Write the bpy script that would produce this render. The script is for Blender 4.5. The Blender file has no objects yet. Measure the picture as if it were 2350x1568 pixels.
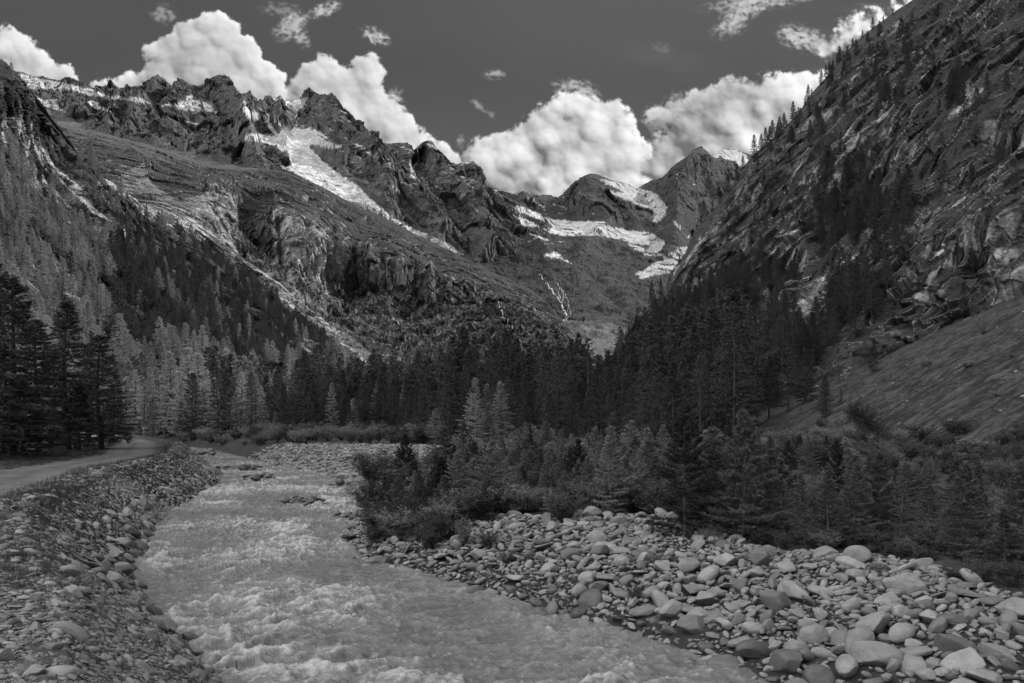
import bpy, math, random
import numpy as np
C = bpy.context.scene.collection
SC = bpy.context.scene
random.seed(7)
rng = np.random.default_rng(7)

# ------------------------------------------------------------------ camera
CAMZ = 5.2
FD = 1698.0            # focal length in units of the sketch grid (2350 wide)
CX, HY = 1175.0, 985.0
cam = bpy.data.cameras.new('camera')
cam.lens = 26.01
cam.sensor_width = 36
cam.shift_y = (985 - 784) / 2350.0
cam.clip_start = 0.3
cam.clip_end = 80000
camo = bpy.data.objects.new('camera', cam)
C.objects.link(camo)
camo.location = (0, 0, CAMZ)
camo.rotation_euler = (math.pi / 2, 0, 0)
SC.camera = camo

# ------------------------------------------------------------------ render + exposure
SC.view_settings.view_transform = 'Standard'
SC.view_settings.look = 'None'
SC.view_settings.exposure = 0.12
SC.view_settings.gamma = 1.0
SC.cycles.use_denoising = True
SC.cycles.max_bounces = 5
SC.cycles.diffuse_bounces = 3
SC.cycles.transmission_bounces = 3
SC.cycles.transparent_max_bounces = 6
SC.cycles.glossy_bounces = 2
SC.cycles.use_adaptive_sampling = True
SC.cycles.adaptive_threshold = 0.02
SC.cycles.caustics_reflective = False
SC.cycles.caustics_refractive = False

# ------------------------------------------------------------------ sun and sky (black and white picture: all light is neutral)
SUN_AZ, SUN_EL = math.radians(66), math.radians(38)      # azimuth from the view direction (+Y) towards +X
SUND = np.array([math.sin(SUN_AZ) * math.cos(SUN_EL), math.cos(SUN_AZ) * math.cos(SUN_EL), math.sin(SUN_EL)])
sl = bpy.data.lights.new('sun', 'SUN')
sl.energy = 4.8
sl.angle = math.radians(0.5)
sl.color = (1, 1, 1)
so = bpy.data.objects.new('sun', sl)
C.objects.link(so)
from mathutils import Vector, Matrix, Euler
so.rotation_euler = Vector(-SUND).to_track_quat('-Z', 'Y').to_euler()

W = bpy.data.worlds.new('World')
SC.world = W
W.use_nodes = True
nt = W.node_tree
nt.nodes.clear()
def N(nt, t, **k):
    n = nt.nodes.new(t)
    for a, b in k.items():
        setattr(n, a, b)
    return n
def math_node(nt, op, a, b=None, clamp=False):
    n = nt.nodes.new('ShaderNodeMath'); n.operation = op; n.use_clamp = clamp
    for i, v in enumerate((a, b)):
        if v is None: continue
        if isinstance(v, (int, float)): n.inputs[i].default_value = v
        else: nt.links.new(v, n.inputs[i])
    return n.outputs[0]
sky = N(nt, 'ShaderNodeTexSky', sky_type='NISHITA', sun_disc=False)
sky.sun_elevation = SUN_EL
sky.sun_rotation = SUN_AZ
sep = N(nt, 'ShaderNodeSeparateColor')
nt.links.new(sky.outputs[0], sep.inputs[0])
geo = N(nt, 'ShaderNodeTexCoord')
noi = N(nt, 'ShaderNodeTexNoise'); noi.inputs['Scale'].default_value = 2.2; noi.inputs['Detail'].default_value = 5; noi.inputs['Roughness'].default_value = 0.6
nt.links.new(geo.outputs['Generated'], noi.inputs['Vector'])
sx = N(nt, 'ShaderNodeSeparateXYZ'); nt.links.new(geo.outputs['Generated'], sx.inputs[0])
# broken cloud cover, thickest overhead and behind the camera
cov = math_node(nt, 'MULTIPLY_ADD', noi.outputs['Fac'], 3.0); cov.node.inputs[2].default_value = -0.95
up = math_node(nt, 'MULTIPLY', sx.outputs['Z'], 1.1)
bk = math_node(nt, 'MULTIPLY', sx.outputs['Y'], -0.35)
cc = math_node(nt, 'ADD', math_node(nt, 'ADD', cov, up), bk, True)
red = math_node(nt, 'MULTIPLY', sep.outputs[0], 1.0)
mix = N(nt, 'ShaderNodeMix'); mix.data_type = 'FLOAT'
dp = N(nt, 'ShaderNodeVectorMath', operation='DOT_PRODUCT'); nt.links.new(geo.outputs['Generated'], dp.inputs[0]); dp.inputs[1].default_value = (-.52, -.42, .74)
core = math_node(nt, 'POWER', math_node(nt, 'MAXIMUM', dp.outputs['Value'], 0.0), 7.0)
cval = math_node(nt, 'MULTIPLY_ADD', core, 34.0); cval.node.inputs[2].default_value = 6.0     # bright spot added to the unseen sky as soft key light, behind left
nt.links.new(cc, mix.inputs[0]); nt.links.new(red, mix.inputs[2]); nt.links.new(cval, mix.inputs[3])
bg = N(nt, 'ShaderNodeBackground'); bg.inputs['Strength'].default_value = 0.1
comb = N(nt, 'ShaderNodeCombineColor')
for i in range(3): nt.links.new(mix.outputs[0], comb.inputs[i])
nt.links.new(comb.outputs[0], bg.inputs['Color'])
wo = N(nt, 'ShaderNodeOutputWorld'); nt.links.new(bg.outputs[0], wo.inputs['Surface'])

# ------------------------------------------------------------------ numeric noise
def _perm(seed):
    r = np.random.default_rng(seed)
    p = r.permutation(256).astype(np.int32)
    return np.concatenate([p, p, p])
_G = np.array([[1,1,0],[-1,1,0],[1,-1,0],[-1,-1,0],[1,0,1],[-1,0,1],[1,0,-1],[-1,0,-1],[0,1,1],[0,-1,1],[0,1,-1],[0,-1,-1],[1,1,0],[-1,1,0],[0,-1,1],[0,-1,-1]], np.float32)
_PC = {}
def perlin(p, seed=0):
    if seed not in _PC: _PC[seed] = _perm(seed)
    pm = _PC[seed]
    sh = p.shape[:-1]
    p = p.reshape(-1, 3)
    f = np.floor(p)
    i = f.astype(np.int64) & 255
    f = (p - f).astype(np.float32)
    u = f * f * f * (f * (f * 6 - 15) + 10)
    X, Y, Z = i[:, 0], i[:, 1], i[:, 2]
    def g(dx, dy, dz):
        h = pm[pm[pm[(X + dx) & 255] + ((Y + dy) & 255)] + ((Z + dz) & 255)] & 15
        gr = _G[h]
        return gr[:, 0] * (f[:, 0] - dx) + gr[:, 1] * (f[:, 1] - dy) + gr[:, 2] * (f[:, 2] - dz)
    ux, uy, uz = u[:, 0], u[:, 1], u[:, 2]
    def lp(a, b, t): return a + (b - a) * t
    r = lp(lp(lp(g(0,0,0), g(1,0,0), ux), lp(g(0,1,0), g(1,1,0), ux), uy),
           lp(lp(g(0,0,1), g(1,0,1), ux), lp(g(0,1,1), g(1,1,1), ux), uy), uz)
    return r.reshape(sh)
def fbm(p, octv=4, seed=0, gain=0.5, lac=2.03):
    a, s, t = 1.0, 0.0, 0.0
    for o in range(octv):
        s = s + a * perlin(p, seed + o); t += a
        p = p * lac + 11.3; a *= gain
    return s / t
def ridged(p, octv=4, seed=0, gain=0.5, lac=2.03):
    a, s, t, w = 1.0, 0.0, 0.0, 1.0
    for o in range(octv):
        n = 1 - np.abs(perlin(p, seed + o)) * 2.0
        n = n * n * np.sign(n)
        s = s + a * n * w; t += a
        w = np.clip(n * 1.5, 0, 1)
        p = p * lac + 7.7; a *= gain
    return s / t
def _hash(i, j, k, s):
    h = (i * 374761393 + j * 668265263 + k * 2147483647 + s * 974711) & 0xffffffff
    h = ((h ^ (h >> 13)) * 1274126177) & 0xffffffff
    return h ^ (h >> 16)
def facet(p, seed=0, tilt=1.1):
    """angular blocks: every cell of a jittered lattice is a tilted plane of its own; returns height, tone (0..1), edge distance"""
    sh = p.shape[:-1]; p = p.reshape(-1, 3)
    b = np.floor(p).astype(np.int64); f = (p - b).astype(np.float32)
    best = np.full(len(p), 9e9, np.float32); sec = best.copy(); bh = np.zeros(len(p), np.int64); bd = np.zeros((len(p), 3), np.float32)
    o = (f > .5).astype(np.int64) * 2 - 1
    for a in (0, 1):
        for c in (0, 1):
            for e in (0, 1):
                di, dj, dk = o[:, 0] * a, o[:, 1] * c, o[:, 2] * e
                h = _hash(b[:, 0] + di, b[:, 1] + dj, b[:, 2] + dk, seed)
                d = np.stack([f[:, 0] - di - ((h & 255) / 255. * .9 + .05), f[:, 1] - dj - (((h >> 8) & 255) / 255. * .9 + .05), f[:, 2] - dk - (((h >> 16) & 255) / 255. * .9 + .05)], -1).astype(np.float32)
                r2 = (d * d).sum(-1); m = r2 < best
                sec = np.where(m, best, np.minimum(sec, r2))
                best = np.where(m, r2, best); bh = np.where(m, h, bh); bd = np.where(m[:, None], d, bd)
    g = np.stack([((bh >> 3) & 127) / 63.5 - 1, ((bh >> 9) & 127) / 63.5 - 1, ((bh >> 15) & 127) / 63.5 - 1], -1)
    t = ((bh >> 5) & 1023) / 1023.
    hgt = (g * bd).sum(-1) * tilt + (t - .5) * .8
    return hgt.reshape(sh), t.reshape(sh), (np.sqrt(sec) - np.sqrt(best)).reshape(sh)
def warp3(p, a, L, seed=90):
    return p + np.stack([perlin(p / L, seed), perlin(p / L + 31., seed + 1), perlin(p / L + 67., seed + 2)], -1) * a
def sstep(a, b, x):
    t = np.clip((x - a) / (b - a), 0, 1)
    return t * t * (3 - 2 * t)
def v3(x, y, z): return np.stack(np.broadcast_arrays(x, y, z), -1).astype(np.float64)
def unit(v): return v / np.maximum(np.linalg.norm(v, axis=-1, keepdims=True), 1e-9)

# ------------------------------------------------------------------ mesh helpers
def raw_mesh(name, V, F, attrs=None, smooth=False, mats=(), midx=None):
    V = np.asarray(V, np.float32).reshape(-1, 3); F = np.asarray(F, np.int32)
    k = F.shape[1]
    me = bpy.data.meshes.new(name)
    me.vertices.add(len(V)); me.vertices.foreach_set('co', V.ravel())
    me.loops.add(F.size); me.loops.foreach_set('vertex_index', F.ravel())
    me.polygons.add(len(F))
    me.polygons.foreach_set('loop_start', np.arange(0, F.size, k, dtype=np.int32))
    try: me.polygons.foreach_set('loop_total', np.full(len(F), k, np.int32))
    except Exception: pass
    me.polygons.foreach_set('use_smooth', np.full(len(F), bool(smooth)))
    for m in mats: me.materials.append(m)
    if midx is not None: me.polygons.foreach_set('material_index', np.asarray(midx, np.int32))
    for a, v in (attrs or {}).items():
        at = me.attributes.new(a, 'FLOAT', 'POINT')
        at.data.foreach_set('value', np.asarray(v, np.float32).ravel())
    me.update(calc_edges=True)
    return me
def grid_faces(r, c):
    i = np.arange(r * c).reshape(r, c)
    return np.stack([i[:-1, :-1], i[:-1, 1:], i[1:, 1:], i[1:, :-1]], -1).reshape(-1, 4)
def place(o, label=None, cat=None, group=None, kind=None, parent=None):
    C.objects.link(o)
    if parent is not None: o.parent = parent
    if label: o['label'] = label
    if cat: o['category'] = cat
    if group: o['group'] = group
    if kind: o['kind'] = kind
    return o
def grid_obj(name, P, attrs=None, mat=None, smooth=False, **kw):
    r, c = P.shape[:2]
    me = raw_mesh(name, P, grid_faces(r, c), attrs, smooth, [mat] if mat else [])
    return place(bpy.data.objects.new(name, me), **kw)
def grid_normals(P):
    du = np.gradient(P, axis=1); dv = np.gradient(P, axis=0)
    return unit(np.cross(du, dv))

# ------------------------------------------------------------------ materials
def new_mat(name):
    m = bpy.data.materials.new(name); m.use_nodes = True
    t = m.node_tree; t.nodes.clear()
    o = t.nodes.new('ShaderNodeOutputMaterial')
    b = t.nodes.new('ShaderNodeBsdfPrincipled')
    t.links.new(b.outputs[0], o.inputs['Surface'])
    return m, t, b, o
def grey(t, val, b, sock='Base Color'):
    c = t.nodes.new('ShaderNodeCombineColor')
    for i in range(3): t.links.new(val, c.inputs[i])
    t.links.new(c.outputs[0], b.inputs[sock])
def noise_node(t, vec, scale, detail=4, rough=0.55, dist=0.0):
    n = t.nodes.new('ShaderNodeTexNoise')
    n.inputs['Scale'].default_value = scale; n.inputs['Detail'].default_value = detail
    n.inputs['Roughness'].default_value = rough; n.inputs['Distortion'].default_value = dist
    t.links.new(vec, n.inputs['Vector'])
    return n.outputs['Fac']
def terrain_mat(name, s1, s2, var=0.5, bump=0.6, bdist=1.0, rough=0.95, stretch=None):
    """surface whose own tone is the 'alb' attribute, broken up by noise of wavelengths 1/s1 and 1/s2 metres"""
    m, t, b, o = new_mat(name)
    at = t.nodes.new('ShaderNodeAttribute'); at.attribute_name = 'alb'
    g = t.nodes.new('ShaderNodeNewGeometry')
    vec = g.outputs['Position']
    if stretch:
        mp = t.nodes.new('ShaderNodeMapping'); t.links.new(vec, mp.inputs[0])
        mp.inputs['Rotation'].default_value = stretch[0]; mp.inputs['Scale'].default_value = stretch[1]
        vec = mp.outputs[0]
    n1 = noise_node(t, vec, s1, 5, 0.65); n2 = noise_node(t, vec, s2, 5, 0.7)
    f = math_node(t, 'ADD', math_node(t, 'MULTIPLY', n1, 0.5), math_node(t, 'MULTIPLY', n2, 0.5))
    f = math_node(t, 'MULTIPLY_ADD', math_node(t, 'SUBTRACT', f, 0.5), 4 * var); f.node.inputs[2].default_value = 1.0
    f = math_node(t, 'MAXIMUM', f, 0.25)
    v = math_node(t, 'MINIMUM', math_node(t, 'MULTIPLY', at.outputs['Fac'], f), 0.85)
    grey(t, v, b)
    b.inputs['Roughness'].default_value = rough
    b.inputs['Specular IOR Level'].default_value = 0.15
    bp = t.nodes.new('ShaderNodeBump'); bp.inputs['Strength'].default_value = bump; bp.inputs['Distance'].default_value = bdist
    t.links.new(math_node(t, 'ADD', n1, n2), bp.inputs['Height']); t.links.new(bp.outputs[0], b.inputs['Normal'])
    return m
def stone_mat(name, base, wet=False):
    m, t, b, o = new_mat(name)
    tc = t.nodes.new('ShaderNodeTexCoord'); oi = t.nodes.new('ShaderNodeObjectInfo')
    cmb = t.nodes.new('ShaderNodeVectorMath'); cmb.operation = 'ADD'
    sc = t.nodes.new('ShaderNodeCombineXYZ')
    for i in range(3): t.links.new(math_node(t, 'MULTIPLY', oi.outputs['Random'], 31.0 + i), sc.inputs[i])
    t.links.new(tc.outputs['Object'], cmb.inputs[0]); t.links.new(sc.outputs[0], cmb.inputs[1])
    mp = t.nodes.new('ShaderNodeMapping'); mp.inputs['Scale'].default_value = (1, 1, 3.5); t.links.new(cmb.outputs[0], mp.inputs[0])
    n1 = noise_node(t, mp.outputs[0], 2.2, 6, 0.7, 0.6)     # foliation bands
    n2 = noise_node(t, cmb.outputs[0], 14, 4, 0.75)          # grain
    n3 = noise_node(t, cmb.outputs[0], 1.3, 3, 0.5)          # blotches, lichen
    f = math_node(t, 'ADD', math_node(t, 'MULTIPLY', math_node(t, 'SUBTRACT', n1, 0.5), 0.7), math_node(t, 'MULTIPLY', math_node(t, 'SUBTRACT', n2, 0.5), 0.9))
    f = math_node(t, 'ADD', f, math_node(t, 'MULTIPLY', math_node(t, 'SUBTRACT', n3, 0.5), 0.8))
    rnd = math_node(t, 'MULTIPLY_ADD', oi.outputs['Random'], 0.75); rnd.node.inputs[2].default_value = 0.62
    f = math_node(t, 'MULTIPLY', math_node(t, 'MAXIMUM', math_node(t, 'ADD', f, 1.0), 0.3), rnd)
    grey(t, math_node(t, 'MULTIPLY', f, base), b)
    b.inputs['Roughness'].default_value = 0.35 if wet else 0.85
    b.inputs['Specular IOR Level'].default_value = 0.5 if wet else 0.2
    bp = t.nodes.new('ShaderNodeBump'); bp.inputs['Strength'].default_value = 0.55; bp.inputs['Distance'].default_value = 0.06
    h = math_node(t, 'ADD', math_node(t, 'MULTIPLY', n1, 1.0), math_node(t, 'MULTIPLY', n2, 0.35))
    t.links.new(h, bp.inputs['Height']); t.links.new(bp.outputs[0], b.inputs['Normal'])
    return m
def leaf_mat(name, base, trans=0.25, var=0.6):
    m, t, b, o = new_mat(name)
    oi = t.nodes.new('ShaderNodeObjectInfo'); g = t.nodes.new('ShaderNodeNewGeometry')
    r = math_node(t, 'MULTIPLY_ADD', g.outputs['Random Per Island'], var); r.node.inputs[2].default_value = 1 - var / 2
    r2 = math_node(t, 'MULTIPLY_ADD', oi.outputs['Random'], 0.6); r2.node.inputs[2].default_value = 0.7
    v = math_node(t, 'MULTIPLY', math_node(t, 'MULTIPLY', r, r2), base)
    grey(t, v, b)
    b.inputs['Roughness'].default_value = 0.7; b.inputs['Specular IOR Level'].default_value = 0.25
    tr = t.nodes.new('ShaderNodeBsdfTranslucent'); mx = t.nodes.new('ShaderNodeMixShader'); mx.inputs[0].default_value = trans
    grey(t, v, tr, 'Color')
    t.links.new(b.outputs[0], mx.inputs[1]); t.links.new(tr.outputs[0], mx.inputs[2]); t.links.new(mx.outputs[0], o.inputs['Surface'])
    return m
def plain_mat(name, val, rough=0.9, nscale=8, var=0.5):
    m, t, b, o = new_mat(name)
    tc = t.nodes.new('ShaderNodeTexCoord')
    n = noise_node(t, tc.outputs['Object'], nscale, 4, 0.7)
    f = math_node(t, 'MULTIPLY_ADD', math_node(t, 'SUBTRACT', n, 0.5), var * 3); f.node.inputs[2].default_value = 1.0
    grey(t, math_node(t, 'MULTIPLY', math_node(t, 'MAXIMUM', f, 0.3), val), b)
    b.inputs['Roughness'].default_value = rough; b.inputs['Specular IOR Level'].default_value = 0.2
    bp = t.nodes.new('ShaderNodeBump'); bp.inputs['Strength'].default_value = 0.5; bp.inputs['Distance'].default_value = 0.02
    t.links.new(n, bp.inputs['Height']); t.links.new(bp.outputs[0], b.inputs['Normal'])
    return m

# ------------------------------------------------------------------ sketch coordinates -> world
def ray(px, py):
    return (np.asarray(px, float) - CX) / FD, (HY - np.asarray(py, float)) / FD
def pt(px, py, Y):
    u, v = ray(px, py)
    return v3(u * Y, Y + 0 * u, CAMZ + v * Y)
def rbf(cps):
    """thin plate interpolation of log distance over scattered control points (px, py, distance)"""
    c = np.array(cps, float); x = c[:, :2] / 500.0; y = np.log(c[:, 2]); n = len(c)
    def ker(r2): return 0.5 * r2 * np.log(np.maximum(r2, 1e-12))
    d2 = ((x[:, None] - x[None]) ** 2).sum(-1)
    A = np.zeros((n + 3, n + 3)); A[:n, :n] = ker(d2) + 2e-3 * np.eye(n)
    A[:n, n] = 1; A[:n, n + 1:] = x; A[n, :n] = 1; A[n + 1:, :n] = x.T
    w = np.linalg.solve(A, np.concatenate([y, np.zeros(3)]))
    def f(px, py):
        q = np.stack([px, py], -1) / 500.0
        o = w[n] + q @ w[n + 1:]
        for i in range(n):
            o = o + w[i] * ker(((q - x[i]) ** 2).sum(-1))
        return np.exp(o)
    return f
def in_poly(px, py, poly):
    poly = np.array(poly, float); inside = np.zeros(px.shape, bool)
    j = len(poly) - 1
    for i in range(len(poly)):
        xi, yi = poly[i]; xj, yj = poly[j]
        c = ((yi > py) != (yj > py)) & (px < (xj - xi) * (py - yi) / ((yj - yi) if yj != yi else 1e-9) + xi)
        inside ^= c; j = i
    return inside
def interp(pl, x):
    a = np.array(pl, float); return np.interp(x, a[:, 0], a[:, 1])
# ================================================================== SKY BACKDROP WITH CUMULUS (emits, as the sky does)
def box_blur(a, r):
    if r < 1: return a
    for ax in (0, 1):
        for _ in range(2):
            p = np.pad(a, [(r + 1, r) if k == ax else (0, 0) for k in (0, 1)], mode='edge')
            c = np.cumsum(p, axis=ax, dtype=np.float64)
            n = a.shape[ax]; w = 2 * r + 1
            a = (np.take(c, np.arange(w, w + n), ax) - np.take(c, np.arange(0, n), ax)) / w
    return a
def build_sky():
    st = 2.0
    xs = np.arange(-160, 2520, st); ys = np.arange(-130, 760, st)
    nx, ny = len(xs), len(ys)
    PX, PY = np.meshgrid(xs, ys)
    r = np.random.default_rng(3)
    clouds = [
     dict(b=[(5,125,56),(22,100,36),(45,120,38),(75,140,34),(100,165,34),(130,175,27),(155,185,22),(0,180,60),(80,190,50),(150,170,24)], soft=.9),
     dict(b=[(478,82,54),(440,100,52),(405,112,45),(520,95,46),(552,130,48),(585,165,42),(392,145,40),(368,165,40),(625,180,30),(615,205,32),(460,170,85),(530,190,70),(335,182,24),(300,188,20),(268,192,18),(240,196,16),(218,196,12),(400,200,60),(640,225,34),(600,235,34),(430,70,26),(500,48,24),(350,120,22)], soft=.6),
     dict(b=[(745,155,32),(712,168,30),(690,190,30),(725,200,55),(848,158,38),(838,185,44),(800,200,40),(780,235,60),(850,225,40),(885,255,36),(850,280,60),(915,275,32),(935,305,34),(900,320,60),(975,338,32),(1005,350,28),(1030,368,24),(1060,385,16),(800,300,60),(725,260,50),(700,230,40),(1055,400,30),(930,370,60),(1000,405,50),(1050,425,40)], soft=.85),
     dict(b=[(1092,352,30),(1112,340,28),(1150,335,32),(1190,330,30),(1225,300,34),(1255,270,32),(1290,245,32),(1325,245,32),(1370,250,30),(1410,248,26),(1432,270,24),(1430,310,34),(1350,300,60),(1270,330,60),(1190,380,60),(1110,395,50),(1465,345,30),(1480,375,26),(1440,390,60),(1350,390,70),(1260,420,50),(1480,410,30),(1160,430,40),(1400,440,50)], soft=1.0),
     dict(b=[(1500,275,22),(1520,270,24),(1560,250,30),(1600,235,32),(1640,222,30),(1675,205,32),(1700,205,28),(1740,212,26),(1775,195,30),(1810,190,26),(1850,190,26),(1885,185,28),(1920,190,28),(1660,280,60),(1750,270,60),(1580,310,50),(1530,340,40),(1620,340,50),(1510,380,34),(1820,240,50),(1700,330,50),(1560,390,40)], soft=1.2),
     dict(b=[(1900,105,18),(1925,85,20),(1950,72,22),(1880,122,14),(1975,50,18),(2010,35,20),(2050,22,20),(1960,95,24),(2010,70,30),(2080,10,20)], soft=2.0),
    ]
    alpha = np.zeros((ny, nx)); tone = np.zeros((ny, nx))
    L = unit(np.array([0.62, -0.66, 0.42]))
    for ci, cl in enumerate(clouds):
        H = np.full((ny, nx), -1e3)
        def splat(x, y, rad, z):
            i0 = max(0, int((x - rad - xs[0]) / st)); i1 = min(nx, int((x + rad - xs[0]) / st) + 2)
            j0 = max(0, int((y - rad - ys[0]) / st)); j1 = min(ny, int((y + rad - ys[0]) / st) + 2)
            if i1 <= i0 or j1 <= j0: return
            d = rad * rad - (PX[j0:j1, i0:i1] - x) ** 2 - (PY[j0:j1, i0:i1] - y) ** 2
            h = np.where(d > 0, z + np.sqrt(np.maximum(d, 0)), -1e3)
            H[j0:j1, i0:i1] = np.maximum(H[j0:j1, i0:i1], h)
        for (x, y, rad) in cl['b']:
            z0 = -rad * .5
            splat(x, y, rad * .8, z0)
            for k in range(20):
                th = r.uniform(0, 2 * math.pi); ph = math.acos(r.uniform(0.0, 1))
                dx, dy, dz = math.sin(ph) * math.cos(th), math.sin(ph) * math.sin(th), math.cos(ph)
                r2 = rad * r.uniform(.2, .46)
                x2, y2, z2 = x + dx * rad * .74, y + dy * rad * .74, z0 + dz * rad * .72 + r.normal() * rad * .07
                splat(x2, y2, r2, z2)
                for q in range(10):
                    th = r.uniform(0, 2 * math.pi); ph = math.acos(r.uniform(0.02, 1))
                    a2, b2, c2 = math.sin(ph) * math.cos(th), math.sin(ph) * math.sin(th), math.cos(ph)
                    splat(x2 + a2 * r2 * .85, y2 + b2 * r2 * .85, r2 * r.uniform(.2, .45), z2 + c2 * r2 * .8)
        m = (H > -900).astype(float)
        Hb = np.where(H > -900, H, -20)
        q = v3(PX / 30.0, PY / 30.0, ci * 9.1)
        warp = fbm(q, 6, 21, 0.62)
        sft = cl['soft']
        mb = box_blur(m, 1) * .3 + box_blur(m, int(3 + 4 * sft)) * .7
        a = sstep(.22 - .12 * sft, .22 + .34 + .32 * sft, mb + warp * (.95 + .95 * sft) * (1 - np.abs(2 * mb - 1) ** 2))
        Hb = Hb + 9 * fbm(v3(PX / 22., PY / 22., ci * 2.), 5, 23, .6)
        Hb = np.maximum(Hb, np.where(m > 0, box_blur(Hb, 12) - 9, -20))
        def shade(rad_, k):
            h = box_blur(Hb, rad_)
            gy, gx = np.gradient(h, st)
            n = unit(np.stack([-gx * k, -gy * k, np.ones_like(gx)], -1))
            return n @ L - L[2]
        # light that has crossed less cloud is brighter: smoothed height differences give the grey hollows
        dif = np.clip((box_blur(Hb, 3) - box_blur(Hb, 12)) / 16, -1, 1); dif2 = np.clip((box_blur(Hb, 10) - box_blur(Hb, 34)) / 34, -1, 1)
        con = [.85, .9, .9, 1.15, 1.1, 1.2][ci]
        t = (.50 if ci < 3 else .58) + con * (.12 * shade(1, .45) + .10 * shade(2, .5) + .15 * shade(5, .8) + .20 * shade(12, 1.4) + .07 * dif + .08 * dif2)
        lo = fbm(v3(PX / 110., PY / 70., ci * 3.3 + 1), 5, 33, .6); hi = fbm(v3(PX / 42., PY / 34., ci * 3.3 + 5), 5, 37, .6)
        t = t + (.24 * lo + .13 * hi if ci < 3 else .30 * lo + .17 * hi - .03)
        t = t + .16 * (1 - sstep(.45, 1, box_blur(m, 7))) 
        if ci == 3: t = t + .26 * sstep(375, 440, PY + 30 * lo) * sstep(1180, 1320, PX) + .10 * np.exp(-(((PX - 1320) / 60) ** 2 + ((PY - 235) / 40) ** 2)) - .04
        if ci == 4: t = t + .38 * np.exp(-(((PX - 1850) / 95) ** 2 + ((PY - 190) / 42) ** 2)) + .34 * np.exp(-(((PX - 1730) / 70) ** 2 + ((PY - 325) / 36) ** 2)) - .16 - .10 * np.exp(-(((PX - 1590) / 60) ** 2 + ((PY - 330) / 50) ** 2))
        if ci == 5: t = t + .30 * sstep(1900, 2000, PX)
        if ci == 1: t = t - .10 * np.exp(-(((PX - 450) / 90) ** 2 + ((PY - 150) / 60) ** 2))
        if ci == 2: t = t - .10 * np.exp(-(((PX - 740) / 55) ** 2 + ((PY - 225) / 50) ** 2))
        t = np.clip(t, .16, .95)
        tone = tone * (1 - a) + t * a; alpha = alpha * (1 - a) + a
    # small torn wisps
    for (x, y, rx, ry, rot, k) in [(375,32,24,18,.2,.33),(665,60,34,22,-.7,.55),(690,82,14,24,-.5,.5),(640,20,34,12,0,.25),(745,22,30,13,-.35,.7),(680,42,26,12,.1,.4),
            (862,83,28,14,.4,.75),(1136,172,20,9,0,.5),(1104,246,14,7,.5,.3),(1086,234,9,5,0,.35),(1125,262,12,6,.6,.25),(1320,202,40,16,.1,.6),(1350,214,22,10,.3,.5),
            (1060,325,10,12,0,.3),(905,212,16,9,-.4,.35),(1700,30,60,22,-.7,.6),(1740,5,90,16,-.1,.6),(1685,60,26,18,-.5,.35),(1830,85,36,22,.3,.8),(1870,95,28,22,.5,.6),(1550,245,20,26,.1,.4),
            (1500,262,28,16,-.5,.5),(1520,110,24,10,.3,.08),(355,120,14,8,0,.3)]:
        c, s = math.cos(rot), math.sin(rot)
        dx, dy = PX - x, PY - y
        e = ((dx * c + dy * s) / rx) ** 2 + ((-dx * s + dy * c) / ry) ** 2
        w = fbm(v3((dx * c + dy * s) / 16. + x, (-dx * s + dy * c) / 11. + y, 2.), 5, 51, .62)
        a = sstep(.12, 1.15, np.exp(-e * .7) * (1.0 + 2.2 * w) + .35 * w) * k * sstep(3.2, 1.2, e)
        tt = .62 + .3 * w
        tone = np.where(alpha + a > 0, (tone * alpha * (1 - a) + tt * a) / np.maximum(alpha * (1 - a) + a, 1e-6), tone)
        alpha = alpha * (1 - a) + a
        tone = np.where(alpha > 0, tone, 0)
    sky = .084 + .022 * np.exp(-(((PX - 1350) / 420) ** 2 + ((PY - 20) / 160) ** 2)) + .010 * sstep(1300, 2000, PX) + .022 * sstep(120, 420, PY) + .008 * fbm(v3(PX / 400., PY / 200., 0.), 3, 5)
    veil = .10 * sstep(-.1, .5, fbm(v3(PX / 300., PY / 90., 7.), 4, 61)) * sstep(1300, 1700, PX)
    sky = sky + veil * .35
    tn = np.where(alpha > 1e-4, tone, 0)
    val = sky * (1 - alpha) + tn * alpha
    u, v = ray(PX, PY)
    D = unit(v3(u, 1 + 0 * u, v))
    P = D * 45000 + np.array([0, 0, CAMZ])
    m, t, b, o = new_mat('sky')
    t.nodes.remove(b)
    at = t.nodes.new('ShaderNodeAttribute'); at.attribute_name = 'radiance'
    em = t.nodes.new('ShaderNodeEmission')
    grey(t, at.outputs['Fac'], em, 'Color')
    t.links.new(em.outputs[0], o.inputs['Surface'])
    grid_obj('sky', P, {'radiance': val}, m, True, kind='structure', label='dark clear sky with bright piled cumulus clouds above the peaks', cat='sky')
build_sky()

# ================================================================== MOUNTAINS
LAY = {}
def dscale(P): return 1.0
def basis(f):
    f = unit(np.array(f, float)); a = unit(np.cross(f, [0, 0, 1.0])); return f, a, np.cross(f, a)
def along(P, f, k, L):
    """coordinates stretched along direction f by 1/k, in units of L metres"""
    e = basis(f); return np.stack([(P @ e[0]) * k, P @ e[1], P @ e[2]], -1) / L
def seglines(PX, PY, lines, side=0.0):
    """sum of ridges (or gullies) along sketch polylines: (points, amplitude, half width)"""
    s = np.zeros(PX.shape)
    for pts_, a, w in lines:
        best = np.full(PX.shape, 1e9)
        for (x0, y0), (x1, y1) in zip(pts_[:-1], pts_[1:]):
            L2 = (x1 - x0) ** 2 + (y1 - y0) ** 2
            tt = np.clip(((PX - x0) * (x1 - x0) + (PY - y0) * (y1 - y0)) / L2, 0, 1)
            best = np.minimum(best, np.hypot(PX - x0 - tt * (x1 - x0), PY - y0 - tt * (y1 - y0)))
        s = s + a * np.maximum(0, 1 - best / w) ** 1.3
    return s
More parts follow.
